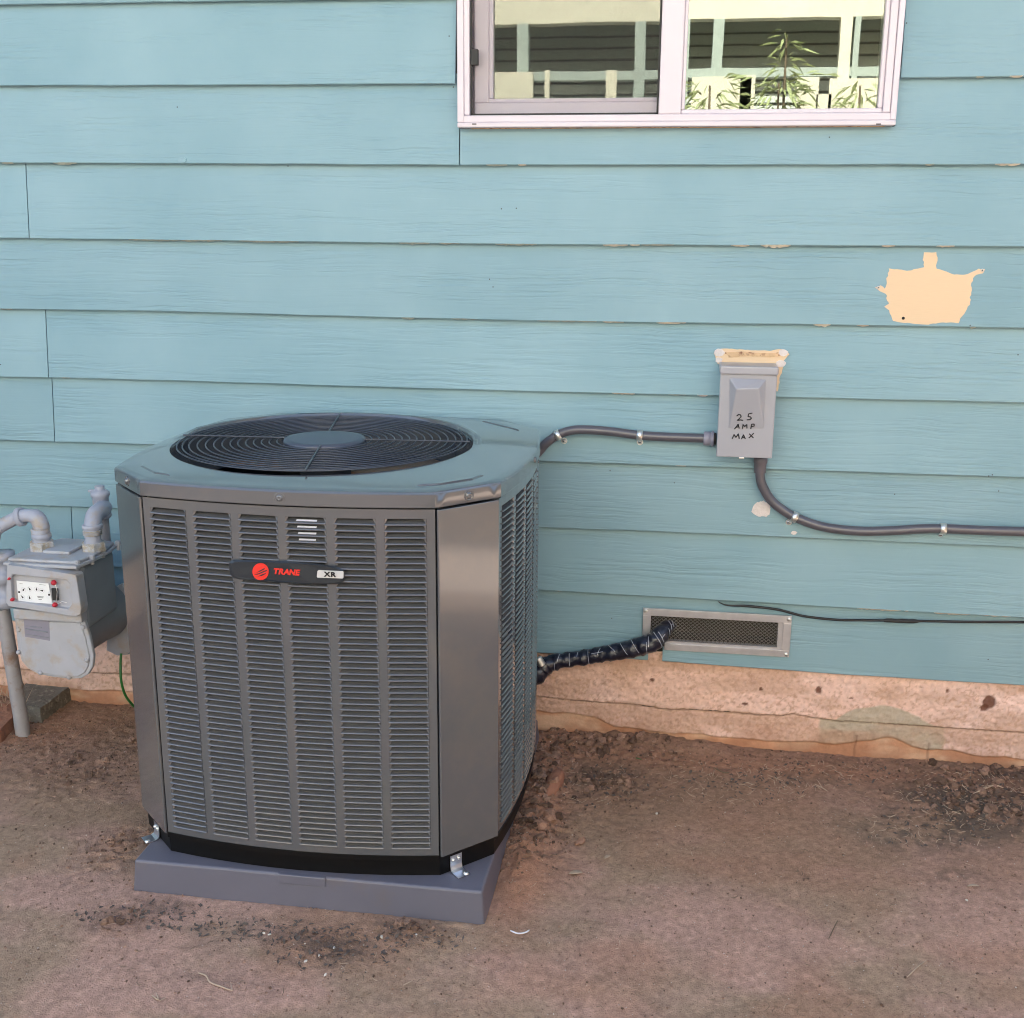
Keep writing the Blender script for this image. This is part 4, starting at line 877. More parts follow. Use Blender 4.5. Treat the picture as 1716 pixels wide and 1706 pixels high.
mb = MB(); vs_ = [p for l_ in loops for p in l_]; fs = [(k*NA+i, k*NA+(i+1) % NA, (k+1)*NA+(i+1) % NA, (k+1)*NA+i) for k in range(len(loops)-1) for i in range(NA)]
mb.add(vs_, fs, False)
# raised collar round the back half of the opening
def ring_arc(mb, a0, a1, prof, n=60):
    k = len(prof); vs_ = []
    for i in range(n+1):
        a = a0+(a1-a0)*i/n
        e_ = min(1, i/5, (n-i)/5)
        for r, z in prof: vs_.append((FX+r*math.cos(a), FY+r*math.sin(a), FZ-.003+(z-FZ+.003)*e_))
    fs = [(k*i+j, k*i+k+j, k*i+k+(j+1) % k, k*i+(j+1) % k) for i in range(n) for j in range(k)]+[tuple(range(k)), tuple(k*n+j for j in range(k-1,-1,-1))]
    mb.add(vs_, fs, False)
ring_arc(mb, rad(4), rad(182), [(FR-.001, FZ-.002), (FR+.001, FZ+.004), (FR+.004, FZ+.0085), (FR+.010, FZ+.0095), (FR+.016, FZ+.0075), (FR+.022, FZ-.003)])
cover = loc_(mb, 'top_cover', 'unit', unit, unit)
b_ = cover.modifiers.new('bevel', 'BEVEL'); b_.width = .0015; b_.segments = 2; b_.limit_method = 'ANGLE'; b_.angle_limit = rad(28)
for p in cover.data.polygons: p.use_smooth = True
try: cover.data.set_sharp_from_angle(angle=rad(24))
except Exception: pass
# pressed stiffeners at the corners of the deck
for i, s_ in enumerate(S4):
    La = sides[s_][3]; a = sp(s_, La, 0); b = sp(S4[(i+1) % 4], 0, 0); mid = (a+b)/2; inn = (Vector((ucx, ucy, 0))-mid).normalized(); dd = (b-a).normalized(); nn = -inn
    q0, q1 = mid+inn*.030-dd*.040, mid+inn*.030+dd*.040; q2, q3 = mid+inn*.058+dd*.085, mid+inn*.058-dd*.085
    zt = .8568; mbp = MB(); mbp.add([(q0.x,q0.y,.850),(q1.x,q1.y,.850),(q2.x,q2.y,.850),(q3.x,q3.y,.850),(*(q0+inn*.010+dd*.004).xy,zt),(*(q1+inn*.010-dd*.004).xy,zt),(*(q2-inn*.003-dd*.012).xy,zt),(*(q3-inn*.003+dd*.012).xy,zt)],
        [(0,1,5,4),(1,2,6,5),(2,3,7,6),(3,0,4,7),(4,5,6,7)]); so = loc_(mbp, 'pressed_rib', 'unit', unit, unit, .0018, 3); 
# screws in the rim
def rim_screw(p, n_): 
    loc_(MB().lathe([(.0105, 0), (.0105, .0012), (.0085, .0012), (.0080, .0005), (.0062, .0005), (.0060, .0030), (.0040, .0042), (.0012, .0044), (.0008, .0035)], p, n_, 20), 'rim_screw', 'unit', unit, unit)
for (s_, t) in (('front', .5), ('right', .5), ('left', .5), ('back', .5)):
    o, d, nrm, L_ = sides[s_]; rim_screw(sp(s_, L_*t, .8375, -.0035), nrm)
for i, s_ in enumerate(S4):
    La = sides[s_][3]; a = sp(s_, La, .8375); b = sp(S4[(i+1) % 4], 0, .8375); dd = (b-a).normalized(); cn = Vector((dd.y, -dd.x, 0)); rim_screw((a+b)/2+cn*.0035, cn)
# fan grille
root_g = MB(); zg = FZ+.0005
def ring(mb, r, w_, z, n=96): mb.tube([(FX+r*math.cos(2*math.pi*i/n), FY+r*math.sin(2*math.pi*i/n), z) for i in range(n+1)], w_, 6, caps=False)
rings = [1.03*q for q in (.0995, .1155, .1315, .1475, .1635, .1795, .195, .2115, .228, .2445, .261, .2775, .291, .302)]
for r in rings:
    mb = MB(); ring(mb, r, .0016, zg+.004); loc_(mb, 'grille_ring', 'grille', unit, unit)
for a in (-72, 18+0, 108, 183):
    a = rad({-72: -79, 18: 4, 108: 101, 183: 183}[a]); d = Vector((math.cos(a), math.sin(a), 0)); c = Vector((FX, FY, zg+.0075))
    loc_(MB().tube([c+d*.07, c+d*.2, c+d*(FR-.006)], .0019, 8), 'grille_spoke', 'grille', unit, unit)
loc_(MB().lathe([(.060, zg-.004), (.088, zg-.003), (.090, zg+.003), (.0875, zg+.0085), (.074, zg+.0100), (.0, zg+.0103)], (FX, FY, 0), n=64), 'grille_hub', 'hub', unit, unit)
# fan and motor below
fan = loc_(MB().lathe([(.045, .72), (.055, .725), (.055, .80), (.03, .81)], (FX, FY, 0), n=32), 'fan_hub', 'inside', unit, unit)
for k_ in range(3):
    a0 = rad(120*k_-118); mb = MB(); n, mm = 10, 6; vs_ = []
    for i in range(n+1):
        r = .05+.24*i/n
        for j in range(mm+1):
            t = j/mm-.5; a = a0+t*(1.15-.25*i/n)+.35*i/n; vs_.append((FX+r*math.cos(a), FY+r*math.sin(a), .775+.05*t*(1-.3*i/n)-.01*(2*t)**2))
    fs = [((mm+1)*i+j, (mm+1)*(i+1)+j, (mm+1)*(i+1)+j+1, (mm+1)*i+j+1) for i in range(n) for j in range(mm)]
    mb.add(vs_, fs, True); me = mb.mesh('fan_blade'); me.transform(Matrix.Translation(-unit.location)); bo = put('fan_blade', me, unit, M['fan']); s2 = bo.modifiers.new('t', 'SOLIDIFY'); s2.thickness = .0016
# inner shroud and coil behind the louvres
mb = MB(); a = outline(-.030); n = len(a); vs_ = [Vector((p.x, p.y, ZLO)) for p in a]+[Vector((p.x, p.y, ZHI)) for p in a]
mb.add(vs_, [(i, (i+1) % n, n+(i+1) % n, n+i) for i in range(n)]); loc_(mb, 'coil', 'coil', unit, unit)
fl = MB(); fl.lathe([(.34, .50), (.34, .51)], (FX, FY, 0), n=40); loc_(fl, 'inner_floor', 'inside', unit, unit)
# white bars on the top slats that paint in a glint
L_ = sides['front'][3]; zl0, zl1 = ZLO+.018, ZHI-.020; h_ = (zl1-zl0)/NR
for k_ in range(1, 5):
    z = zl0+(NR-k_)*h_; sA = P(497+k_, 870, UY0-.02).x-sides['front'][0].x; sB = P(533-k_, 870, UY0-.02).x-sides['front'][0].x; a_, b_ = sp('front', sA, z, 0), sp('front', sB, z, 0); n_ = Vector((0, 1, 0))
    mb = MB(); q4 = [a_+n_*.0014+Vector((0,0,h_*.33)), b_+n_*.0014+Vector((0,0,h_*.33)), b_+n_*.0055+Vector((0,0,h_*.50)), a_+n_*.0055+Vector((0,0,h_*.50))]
    mb.prism(q4, (0, -.0003, .0003)); loc_(mb, 'painted_glint', 'whitebit', unit, unit)

# badge
def bp_(u, v, dep): # solve for the bowed front: iterate
    y = UY0-BOW
    for _ in range(6):
        p = P(u, v, y); s = p.x-sides['front'][0].x; q = sp('front', s, 0, -dep); y = q.y
    return P(u, v, y)
badge = MB(); prof_px = [(384,942),(389,938.5),(430,938.8),(480,940.5),(530,944.5),(566,950),(574,955),(577.5,959),(577,971),(574,976),(566,979),(520,979.5),(480,977.5),(440,974),(400,970.5),(390,968),(386,962),(384,952)]
def ring_px(sc, dep):
    cx_, cy_ = 481, 960; return [bp_(cx_+(u-cx_)*(1-(1-sc)*.35), cy_+(v-cy_)*sc, dep) for u, v in prof_px]
r0 = ring_px(1, -.001); r1 = ring_px(1, .006); r2 = ring_px(.86, .009); n = len(r0)
badge.add(r0+r1+r2, [(i, (i+1) % n, n+(i+1) % n, n+i) for i in range(n)]+[(n+i, n+(i+1) % n, 2*n+(i+1) % n, 2*n+i) for i in range(n)]+[tuple(range(2*n, 3*n))])
bd_ = loc_(badge, 'badge', 'badge', unit, unit)
def badge_part(name, pl, matl, dep=.0098):
    pts_ = [bp_(u, v, dep) for u, v in pl]; mb = MB(); mb.prism(pts_, (0, .0012, 0)); me = mb.mesh(name); me.transform(Matrix.Translation(-unit.location))
    bm = bmesh.new(); bm.from_mesh(me); bmesh.ops.triangulate(bm, faces=[f for f in bm.faces if len(f.verts) > 4]); bmesh.ops.recalc_face_normals(bm, faces=bm.faces); bm.to_mesh(me); bm.free(); return put(name, me, bd_, M[matl])
badge_part('red_disc', [(436.5+13.6*math.cos(a), 958+14.2*math.sin(a)) for a in np.linspace(0, 2*math.pi, 32, endpoint=False)], 'red')
for pl in ([(425,963),(433,961),(441,957),(448,955),(447.5,956.5),(440,960),(432,963)], [(429,960),(437,955),(444,951.5),(443,954),(437,957.5)], [(432,966),(440,962),(446,960),(445,962),(438,965.5)]): badge_part('disc_mark', pl, 'badge', .0103)
badge_part('model_plate', [(532,957),(534,955.6),(574.5,957.3),(575.5,959),(575.5,968),(574,969.5),(532,968),(530.8,966.5)], 'silverp')
def text_mesh(body, size, bold=.0, shear=0., sx=1.):
    cu = bpy.data.curves.new('t', 'FONT'); cu.body = body; cu.size = size; cu.offset = bold; cu.shear = shear; cu.extrude = .0003; cu.align_x = 'CENTER'; cu.align_y = 'CENTER'; cu.space_character = 1.08
    o = bpy.data.objects.new('t', cu); COL.objects.link(o); dg = bpy.context.evaluated_depsgraph_get(); me = bpy.data.meshes.new_from_object(o.evaluated_get(dg)); bpy.data.objects.remove(o); bpy.data.curves.remove(cu)
    me.transform(Matrix.Diagonal((sx, 1, 1, 1)) @ Matrix.Identity(4)); return me
def letter(ch, u, v, size, matl, dep, bold, shear, sx, name, par):
    me = text_mesh(ch, size, bold, shear, sx); me.materials.clear(); c = bp_(u, v, dep); me.transform(Matrix.Rotation(rad(90), 4, 'X'))
    o = bpy.data.objects.new(name, me); COL.objects.link(o); me.materials.append(M[matl]); o.parent = par; o.location = c-unit.location; t = 2*(c.x-sides['front'][0].x)/sides['front'][3]-1
    o.rotation_euler = (0, 0, math.atan(2*BOW*2*t/sides['front'][3])); return o
for ch, u, v in zip('TRANE', (461.5, 470.2, 479.5, 488.8, 497.6), (957.6, 958.2, 958.8, 959.4, 960)): letter(ch, u, v, .0148, 'red', .0098, .0007, .25, 1.03, 'badge_letter', bd_)
for ch, u, v in zip('XR', (548.2, 558.2), (962.8, 963.3)): letter(ch, u, v, .0125, 'ink', .0112, .0006, 0, 1.18, 'badge_letter', bd_)
# hold-down brackets
def bracket(p, nrm, w_, h):
    t = Vector((-nrm.y, nrm.x, 0)); R = Matrix((t, nrm, Vector((0,0,1)))).transposed(); mb = MB()
    prof = [(.001, h), (.001, .012), (.003, .004), (.009, .0015), (.030, .0012)]
    k = len(prof); vs_ = []
    for s_ in (-1, 1):
        for a, z in prof: vs_.append(R @ Vector((s_*w_/2, a, z))+p)
        for a, z in prof[::-1]: vs_.append(R @ Vector((s_*w_/2, a+.0014, z+.0014))+p)
    n = 2*k; mb.add(vs_, [(j, (j+1) % n, n+(j+1) % n, n+j) for j in range(n)]+[tuple(range(n-1,-1,-1)), tuple(range(n, 2*n))])
    br = loc_(mb, 'bracket', 'zinc', unit, unit)
    for dx, z in ((-w_*.24, h-.010), (w_*.24, h-.009)):
        me = MB().lathe([(.0042, 0), (.0040, .002), (.002, .0035)], R @ Vector((dx, .0024, z))+p, nrm, 12).mesh('screw'); me.transform(Matrix.Translation(-unit.location)); put('screw', me, br, M['strap'])
    me = MB().lathe([(.0055, 0), (.0052, .002), (.0028, .004)], R @ Vector((w_*.3, .026, .002))+p, (0,0,1), 14).mesh('screw'); me.transform(Matrix.Translation(-unit.location)); put('screw', me, br, M['strap'])
cA, cB = sp('front', sides['front'][3], 0), sp('right', 0, 0); dd = (cB-cA).normalized(); cn = Vector((dd.y, -dd.x, 0))
bracket(cA+dd*.040+cn*(-.0035)+Vector((0, 0, PZ)), cn, .027, .036)
cA, cB = sp('left', sides['left'][3], 0), sp('front', 0, 0); dd = (cB-cA).normalized(); cn = Vector((dd.y, -dd.x, 0))
bracket(cA+dd*.066+cn*(-.0035)+Vector((0, 0, PZ)), cn, .028, .032)

# ------------------------------------------------------------------ gas meter
gm_ = empty('gas_meter', (-1.50, -.25, .20), 'old grey gas meter with painted pipes by the left side of the unit', 'gas meter')
def gl(mb, name, matl, bevel=0, seg=2, par=None): return loc_(mb, name, matl, par or gm_, gm_, bevel, seg)
yF, yR = -.335, -.105
fo = [(24,1034),(140,1036),(150,1066),(157,1100),(155,1118),(148,1130),(136,1137),(118,1138),(90,1135),(64,1130),(47,1121),(36,1108),(30,1090),(27,1060)]
def po(pl, y, dx=0): return [P(u+dx, v, y) for u, v in pl]
pf = po(fo, yF); gl(MB().prism([p+Vector((0, -.0, 0)) for p in pf], (0, .012, 0)), 'front_cover', 'meter', .003, 3)
ctr = sum(pf, Vector())/len(pf); inn_ = [ctr+(p-ctr)*.90 for p in pf]
gl(MB().prism([p+Vector((0, -.003, 0)) for p in inn_], (0, .006, 0)), 'front_boss', 'meter', .003, 3)
# case: upper box and lower barrel running back to the rear flange
body = [Vector((p.x, yF+.012, p.z)) for p in [ctr+(p-ctr)*.93 for p in pf]]; ub = [P(22,950,yF+.01), P(136,968,yF+.01), P(148,1040,yF+.01), P(30,1040,yF+.01)]
x0_, x1_ = pf[0].x+.004, P(146,1040,yF).x; ztop = P(70, 951, yF-.03).z; zmid = P(100, 1036, yF).z
gl(MB().box((x0_+.003, yF-.014, zmid-.004), (x1_-.006, yF+.014, zmid+.022)), 'index_neck', 'meter', .003)
gl(MB().box((x0_, yF+.012, zmid-.03), (x1_-.004, yR-.065, ztop-.006)), 'case', 'meterdark', .012, 4)
lowc = Vector(((x0_+x1_)/2, 0, zmid-.055))
gl(MB().lathe([(.072, 0), (.076, .01), (.077, .10), (.079, .16), (.083, .205), (.084, .215)], (lowc.x+.002, yF+.012, lowc.z+.0), (0, 1, 0), 40), 'barrel', 'meterdark')
# rear flange plate
rfp = [P(u, v, yR) for u, v in ((196,982),(204,978),(210,988),(214,1012),(219,1050),(222,1075),(220,1090),(212,1097),(196,1099),(178,1090),(180,1050),(186,1015),(192,995))]
gl(MB().prism(rfp, (0, .010, 0)), 'rear_cover', 'meter', .002)
gl(MB().prism([p+Vector((.003, .012, -.004)) for p in rfp], (0, .012, 0)), 'rear_cover', 'meterdark', .002)
# top: cap plate with flange
tp = [P(38,942,yF-.01), P(140,950,yF-.01)]
zt2 = ztop
top_o = [(x0_-.006, yF-.02), (x1_-.004, yF-.02), (x1_+.008, yF+.05), (x1_+.010, yF+.12), (x1_+.002, yR-.055), (x1_-.04, yR-.045), (x0_+.03, yR-.045), (x0_-.006, yF+.10)]
gl(MB().prism([(a, b, zt2-.004) for a, b in top_o], (0, 0, .008)), 'top_flange', 'meter', .002)
gl(MB().prism([(a+(lowc.x-a)*.06, b+(-.22-b)*.08, zt2+.004) for a, b in top_o], (0, 0, .008)), 'top_cover', 'meter', .004, 3)
gl(MB().box((lowc.x-.030, yF+.040, zt2+.012), (lowc.x+.040, yF+.105, zt2+.020)), 'top_plate', 'meter', .002)
for a, b in ((x1_+.002, yF+.045), (x1_+.001, yF+.10), (x1_+.006, yR-.06), (x1_-.012, yF+.0)):
    gl(MB().lathe([(.005, -.014), (.005, -.002), (.0075, -.002), (.0075, .008), (.006, .010)], (a, b, zt2+.004), (0,0,1), 8), 'bolt', 'meter')
for u, v in ((30,1052),(29,1092),(68,1128),(118,1136),(149,1106),(142,1048)):
    c = P(u, v, yF); c = c+(ctr-c)*.045; gl(MB().lathe([(.0058, 0), (.0056, .004), (.0036, .006), (.001, .0065)], (c.x, yF-.001, c.z), (0,-1,0), 12), 'bolt', 'meter')
# index housing with window and dial plate
yi = yF-.035
hx = [P(u, v, yi) for u, v in ((12,946),(124,963),(128,966),(136,1020),(135,1030),(128,1034),(14,1016),(10,1010))]
hs = MB(); o8 = hx; c8 = sum(o8, Vector())/8; i8 = [P(u, v, yi) for u, v in ((22,963),(110,972),(117,980),(120,1012),(114,1021),(24,1008),(20,1002),(18,968))]
n = 8; vs_ = [p.copy() for p in o8]+[p+Vector((0, .030, 0)) for p in o8]+[p.copy() for p in i8]+[p+Vector((0, .012, 0)) for p in i8]
i8o = [2+0]*0
order = [0, 1, 2, 3, 4, 5, 6, 7]
# match inner ring order to the outer one
ii = sorted(range(8), key=lambda q: math.atan2(i8[q].z-c8.z, i8[q].x-c8.x)); oo = sorted(range(8), key=lambda q: math.atan2(o8[q].z-c8.z, o8[q].x-c8.x))
O_ = [o8[q] for q in oo]; I_ = [i8[q] for q in ii]; vs_ = [p.copy() for p in O_]+[p+Vector((0, .034, 0)) for p in O_]+[p.copy() for p in I_]+[p+Vector((0, .012, 0)) for p in I_]
fs = [(i, n+i, n+(i+1) % n, (i+1) % n) for i in range(n)]+[(2*n+i, i, (i+1) % n, 2*n+(i+1) % n) for i in range(n)]+[(3*n+i, 2*n+i, 2*n+(i+1) % n, 3*n+(i+1) % n) for i in range(n)]+[tuple(range(3*n, 4*n)), tuple(range(2*n-1, n-1, -1))]
hs.add(vs_, fs); ih = gl(hs, 'index_housing', 'meter', .003, 3)
yd = yi+.009
def flat(pl, y, name, matl, par, th=.0012):
    mb = MB().prism([P(u, v, y) for u, v in pl], (0, th, 0)); me = mb.mesh(name); me.transform(Matrix.Translation(-gm_.location)); bm = bmesh.new(); bm.from_mesh(me); bmesh.ops.recalc_face_normals(bm, faces=bm.faces); bm.to_mesh(me); bm.free(); return put(name, me, par, M[matl])
dp = flat([(27.5,973),(81,978),(88,1012),(31,1008)], yd, 'dial_plate', 'dial', gm_)
def crop2px(a, b): return (a/6.5625, 900+b/6.5625)
for a, b, an_ in ((210,605,0),(258,580,.9),(325,572,2.0),(400,575,1.6),(460,590,3.1),(245,660,2.2),(325,668,1.7),(540,635,0)):
    u, v = crop2px(a, b); c = P(u, v, yd-.0004); r_ = .0042
    if an_:
        d = Vector((math.cos(an_), 0, math.sin(an_))); nn = Vector((-d.z, 0, d.x)); mb = MB().prism([c+d*.0055, c-d*.002+nn*.0022, c-d*.0036, c-d*.002-nn*.0022], (0, .0004, 0))
        rg = MB(); rg.tube([c+Vector((math.cos(t)*.0062, 0, math.sin(t)*.0062)) for t in np.linspace(0, 6.283, 21)], .00022, 4); 
        me = rg.mesh('dial_ring'); me.transform(Matrix.Translation(-gm_.location)); put('dial_ring', me, dp, M['silverp'])
    else: mb = MB().lathe([(.0026, 0), (.0024, .0008)], c, (0,-1,0), 12)
    me = mb.mesh('dial_pointer'); me.transform(Matrix.Translation(-gm_.location)); bm = bmesh.new(); bm.from_mesh(me); bmesh.ops.recalc_face_normals(bm, faces=bm.faces); bm.to_mesh(me); bm.free(); put('dial_pointer', me, dp, M['ink'])
for (a, b, c_, d_) in ((410,655,480,655),(415,666,475,666),(425,686,460,686),(215,510,250,512),(430,520,500,527)):
    u0, v0 = crop2px(a, b); u1, v1 = crop2px(c_, d_); me = MB().tube([P(u0, v0, yd-.0003), P(u1, v1+.5, yd-.0003)], .0006 if b > 600 else .0003, 4).mesh('print_line'); me.transform(Matrix.Translation(-gm_.location)); put('print_line', me, dp, M['ink'])
for u, v, r_ in ((91,976,.0065),(93,1013,.0062),(17,969,.0035),(22,1004,.0045)):
    gl(MB().lathe([(r_, 0), (r_*.95, .005), (r_*.6, .009), (r_*.2, .010)], P(u, v, yi+.003), (0,-1,0), 9), 'red_seal', 'redseal')
gl(MB().tube([P(93,980,yi-.004), P(96,992,yi-.006), P(95,1002,yi-.005), P(94,1010,yi-.005)], .0011, 6), 'seal_wire', 'strap'); gl(MB().tube([P(97,1012,yi-.004), P(104,1008,yi-.006), P(112,1010,yi-.004)], .0009, 6), 'seal_wire', 'strap')
gl(MB().box((0,0,0), (.014, .004, .030), None, P(88, 1006, yi+.004)), 'index_gear', 'gasket')
# name plate
nb = gl(MB().prism([P(39,1032,yF-.0035), P(82,1035,yF-.0035), P(84,1074,yF-.0035), P(42,1067,yF-.0035)], (0, .001, 0)), 'name_plate', 'fitting')
for k_, (u0, v0, u1, v1, r_) in enumerate(((44,1049,70,1052,.0010),(43,1054,80,1059.5,.0016),(44,1063,82,1069,.0010))):
    me = MB().tube([P(u0, v0, yF-.0044), P(u1, v1, yF-.0044)], r_, 4).mesh('plate_print'); me.transform(Matrix.Translation(-gm_.location)); put('plate_print', me, nb, M['meterdark'])
# pipes
def nut(c, ax, r, h, matl='oldnut', n=6): return gl(MB().lathe([(r*.86, 0), (r, h*.12), (r, h*.88), (r*.86, h)], c, ax, n), 'union_nut', matl)
yp = yF+.075
a1 = P(71, 922, yp); base1 = Vector((a1.x, yp, zt2+.008))
nut(base1, (0,0,1), .031, .026); gl(MB().lathe([(.021, 0), (.022, .004), (.020, .010), (.0225, .034), (.019, .036)], base1+Vector((0,0,.022)), n=20), 'swivel', 'pipe')
q = [base1+Vector((0, 0, .05)), P(70, 885, yp), P(62, 868, yp), P(45, 864, yp), P(28, 868, yp), P(8, 878, yp), P(-8, 890, yp), P(-12, 915, yp), P(-12, 950, yp)]
gl(MB().tube(smooth_path(q, 6), [.0165]*6+[.0195]*9+[.0165]*(6*8+1-15), 20), 'inlet_pipe', 'pipe')
gl(MB().lathe([(.021, 0), (.0235, .002), (.0235, .012), (.021, .014)], P(36, 866, yp)+Vector((.004,0,.001)), (-1,0,-.25), 20), 'collar', 'pipe')
gl(MB().lathe([(.021, 0), (.0235, .002), (.0235, .012), (.021, .014)], P(69, 893, yp), (0,0,-1), 20), 'collar', 'pipe')
x_ = P(-6, 950, yp-.04).x
rz = P(5, 940, yp).z
gl(MB().lathe([(.016, 0), (.030, .0), (.030, .020), (.026, .022), (.026, .050), (.031, .052), (.031, .075), (.026, .078), (.024, .110), (.033, .114), (.033, .140), (.020, .142)], P(3, 925, yp), (0, 0, -1), 12), 'regulator', 'pipe')
gb = G(38, 1232); top_ = P(8, 1042, yp)
gl(MB().tube([P(4,1020,yp), top_, gb+Vector((0,0,.06)), gb+Vector((.002,0,-.06))], [.0175, .0175, .0185, .0185], 20), 'riser_pipe', 'rustpipe')
a2 = P(158, 925, yp+.02); b2 = Vector((a2.x, yp+.02, zt2+.008))
nut(b2, (0,0,1), .031, .024); gl(MB().lathe([(.022, 0), (.024, .004), (.019, .012), (.0215, .030), (.021, .034)], b2+Vector((0,0,.018)), n=20), 'swivel', 'pipe')
yw_ = yp+.11
q = [b2+Vector((0, 0, .045)), P(155, 884, yp+.025), P(158, 864, yp+.045), P(168, 855, yp+.075), P(174, 850, yw_)]
gl(MB().tube(smooth_path(q, 6), .0205, 20), 'outlet_pipe', 'pipe'); gl(MB().lathe([(.022, 0), (.0245, .002), (.0245, .010), (.022, .012)], P(155, 886, yp+.025), (0,0,1), 20), 'collar', 'pipe')
vx_ = P(174, 900, yw_)
gl(MB().tube([Vector((vx_.x, yw_, .40)), Vector((vx_.x, yw_, P(174,868,yw_).z))], .0165, 18), 'service_pipe', 'rustpipe')
gl(MB().lathe([(.020, 0), (.0235, .003), (.0235, .012), (.020, .016), (.020, .055), (.0235, .058), (.0235, .068), (.017, .072), (.012, .074), (.012, .084)], Vector((vx_.x, yw_, P(174,868,yw_).z)), n=16), 'valve', 'pipe')
gl(MB().box((-.024, -.006, -.003), (.024, .006, .003), None, Vector((vx_.x-.006, yw_, P(174,826,yw_).z+.004))), 'valve_lever', 'pipe', .002)

for c_, r_ in ((base1+Vector((0,0,.046)), .0215), (b2+Vector((0,0,.042)), .0225)):
    for k_ in range(4): gl(MB().lathe([(r_-.002, 0), (r_+.0008, .0012), (r_-.002, .0024)], c_+Vector((0, 0, .0032*k_)), n=20), 'pipe_thread', 'oldnut')
# green wire, concrete paver and bricks by the meter
twire = smooth_path([P(203,1095,-.14), P(202,1115,-.15), P(203,1140,-.16), P(210,1165,-.15), P(224,1183,-.12), P(240,1195,-.11), (-1.40, -.12, .0)], 6)
tag(MB().tube(twire, .0035, 8).build('ground_wire', M['green']), 'green grounding wire hanging from the gas meter to the soil', 'wire')
def block(name, pxs, h, matl, label, cat, jit=.004):
    base = [G(u, v, h) for u, v in pxs]; mb = MB(); n = len(base)
    cx_ = sum(base, Vector())/n; top = [p+Vector((rng.uniform(-jit, jit), rng.uniform(-jit, jit), rng.uniform(-jit, jit))) for p in base]; bot = [Vector((p.x+(p.x-cx_.x)*.03, p.y+(p.y-cx_.y)*.03, -.03)) for p in top]
    mb.add(top+bot, [tuple(range(n)), tuple(range(2*n-1, n-1, -1))]+[(n+i, n+(i+1) % n, (i+1) % n, i) for i in range(n)])
    me = mb.mesh(name); bm = bmesh.new(); bm.from_mesh(me); bmesh.ops.recalc_face_normals(bm, faces=bm.faces); bmesh.ops.triangulate(bm, faces=bm.faces); bmesh.ops.subdivide_edges(bm, edges=bm.edges, cuts=3, use_grid_fill=True)
    for v in bm.verts:
        v.co += Vector((rng.uniform(-1,1), rng.uniform(-1,1), rng.uniform(-1,1)))*.0016
    bm.to_mesh(me); bm.free(); return tag(put(name, me, None, M[matl]), label, cat)
block('concrete_paver', [(30,1163),(40,1150),(62,1133),(96,1133),(128,1140),(96,1165),(68,1186),(44,1184)], .045, 'paver', 'broken grey concrete paver under the front of the gas meter', 'paver')
block('concrete_paver', [(26,1140),(30,1128),(60,1112),(64,1122),(38,1146)], .050, 'paver', 'narrow dark concrete piece behind the broken paver', 'paver')
block('garden_brick', [(-60,1200),(-10,1178),(20,1180),(20,1200),(2,1222),(-50,1240)], .04, 'brick', 'reddish muddy brick left of the gas pipe at the edge of view', 'brick')
mg = MB()
for i in range(26):
    u = rng.uniform(-5, 40); v = rng.uniform(1150, 1215); p = G(u, v); a = rng.uniform(0, 6.28); Lg = rng.uniform(.04, .11)
    mg.tube([p, p+Vector((math.cos(a)*.015, math.sin(a)*.015, Lg*.6)), p+Vector((math.cos(a)*.045, math.sin(a)*.045, Lg))], [.0008, .0007, .0002], 4)
tag(mg.build('dry_grass', M['straw']), 'dry grass blades growing beside the gas pipe', 'grass', kind='stuff')

# ------------------------------------------------------------------ across the yard (what the window and the glossy paint mirror)
def V(u, v, d): p = P(u, v, d); return Vector((p.x, -d, p.z))     # mirrored in the window plane
nd = 5.6; nb_ = empty('neighbour_house', (0, -nd-.5, 0), 'neighbouring porch with cream beam and grey siding mirrored in the window', 'house')
def nl(mb, name, matl): return loc_(mb, name, matl, nb_, nb_)
zbeam = V(1200, 33, nd).z; zr1 = V(1200, 116, nd).z; zr0 = V(1200, 131, nd).z; zlow = V(1200, 190, nd).z
nl(MB().box((-4.5, -nd-.14, zbeam), (4.5, -nd, zbeam+.34)), 'porch_beam', 'neighbour')
for k_ in range(6): nl(MB().prism([(-4.5, -nd-.02, zbeam+.345+.19*k_), (-4.5, -nd+.012, zbeam+.345+.19*k_), (-4.5, -nd, zbeam+.53+.19*k_), (-4.5, -nd-.02, zbeam+.53+.19*k_)], (9, 0, 0)), 'gable_board', 'neighbour')
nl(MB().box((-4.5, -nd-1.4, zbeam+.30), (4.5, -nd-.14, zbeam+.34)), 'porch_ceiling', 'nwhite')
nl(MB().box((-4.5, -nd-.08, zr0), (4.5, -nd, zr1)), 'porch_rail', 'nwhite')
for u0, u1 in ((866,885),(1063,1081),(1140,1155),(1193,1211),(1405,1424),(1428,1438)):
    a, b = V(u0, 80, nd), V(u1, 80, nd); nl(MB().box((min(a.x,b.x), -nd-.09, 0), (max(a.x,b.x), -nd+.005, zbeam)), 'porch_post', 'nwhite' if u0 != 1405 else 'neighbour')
for r_ in range(40):
    z = .2+r_*.082; nl(MB().prism([(-4.5, -nd-1.06, z), (-4.5, -nd-.70, z), (-4.5, -nd-.752, z+.083), (-4.5, -nd-1.06, z+.083)], (9, 0, 0)), 'lap_board', 'nsiding')
nl(MB().box((-4.5, -nd-1.3, 0), (4.5, -nd-.77, 4.2)), 'porch_wall', 'nsiding')
for r_ in range(40):
    z = .2+r_*.082; nl(MB().box((-4.5, -nd-.765, z+.068), (4.5, -nd-.738, z+.081)), 'lap_shadow_strip', 'nshadow')  # dark strips paint in the shadow line below each lap
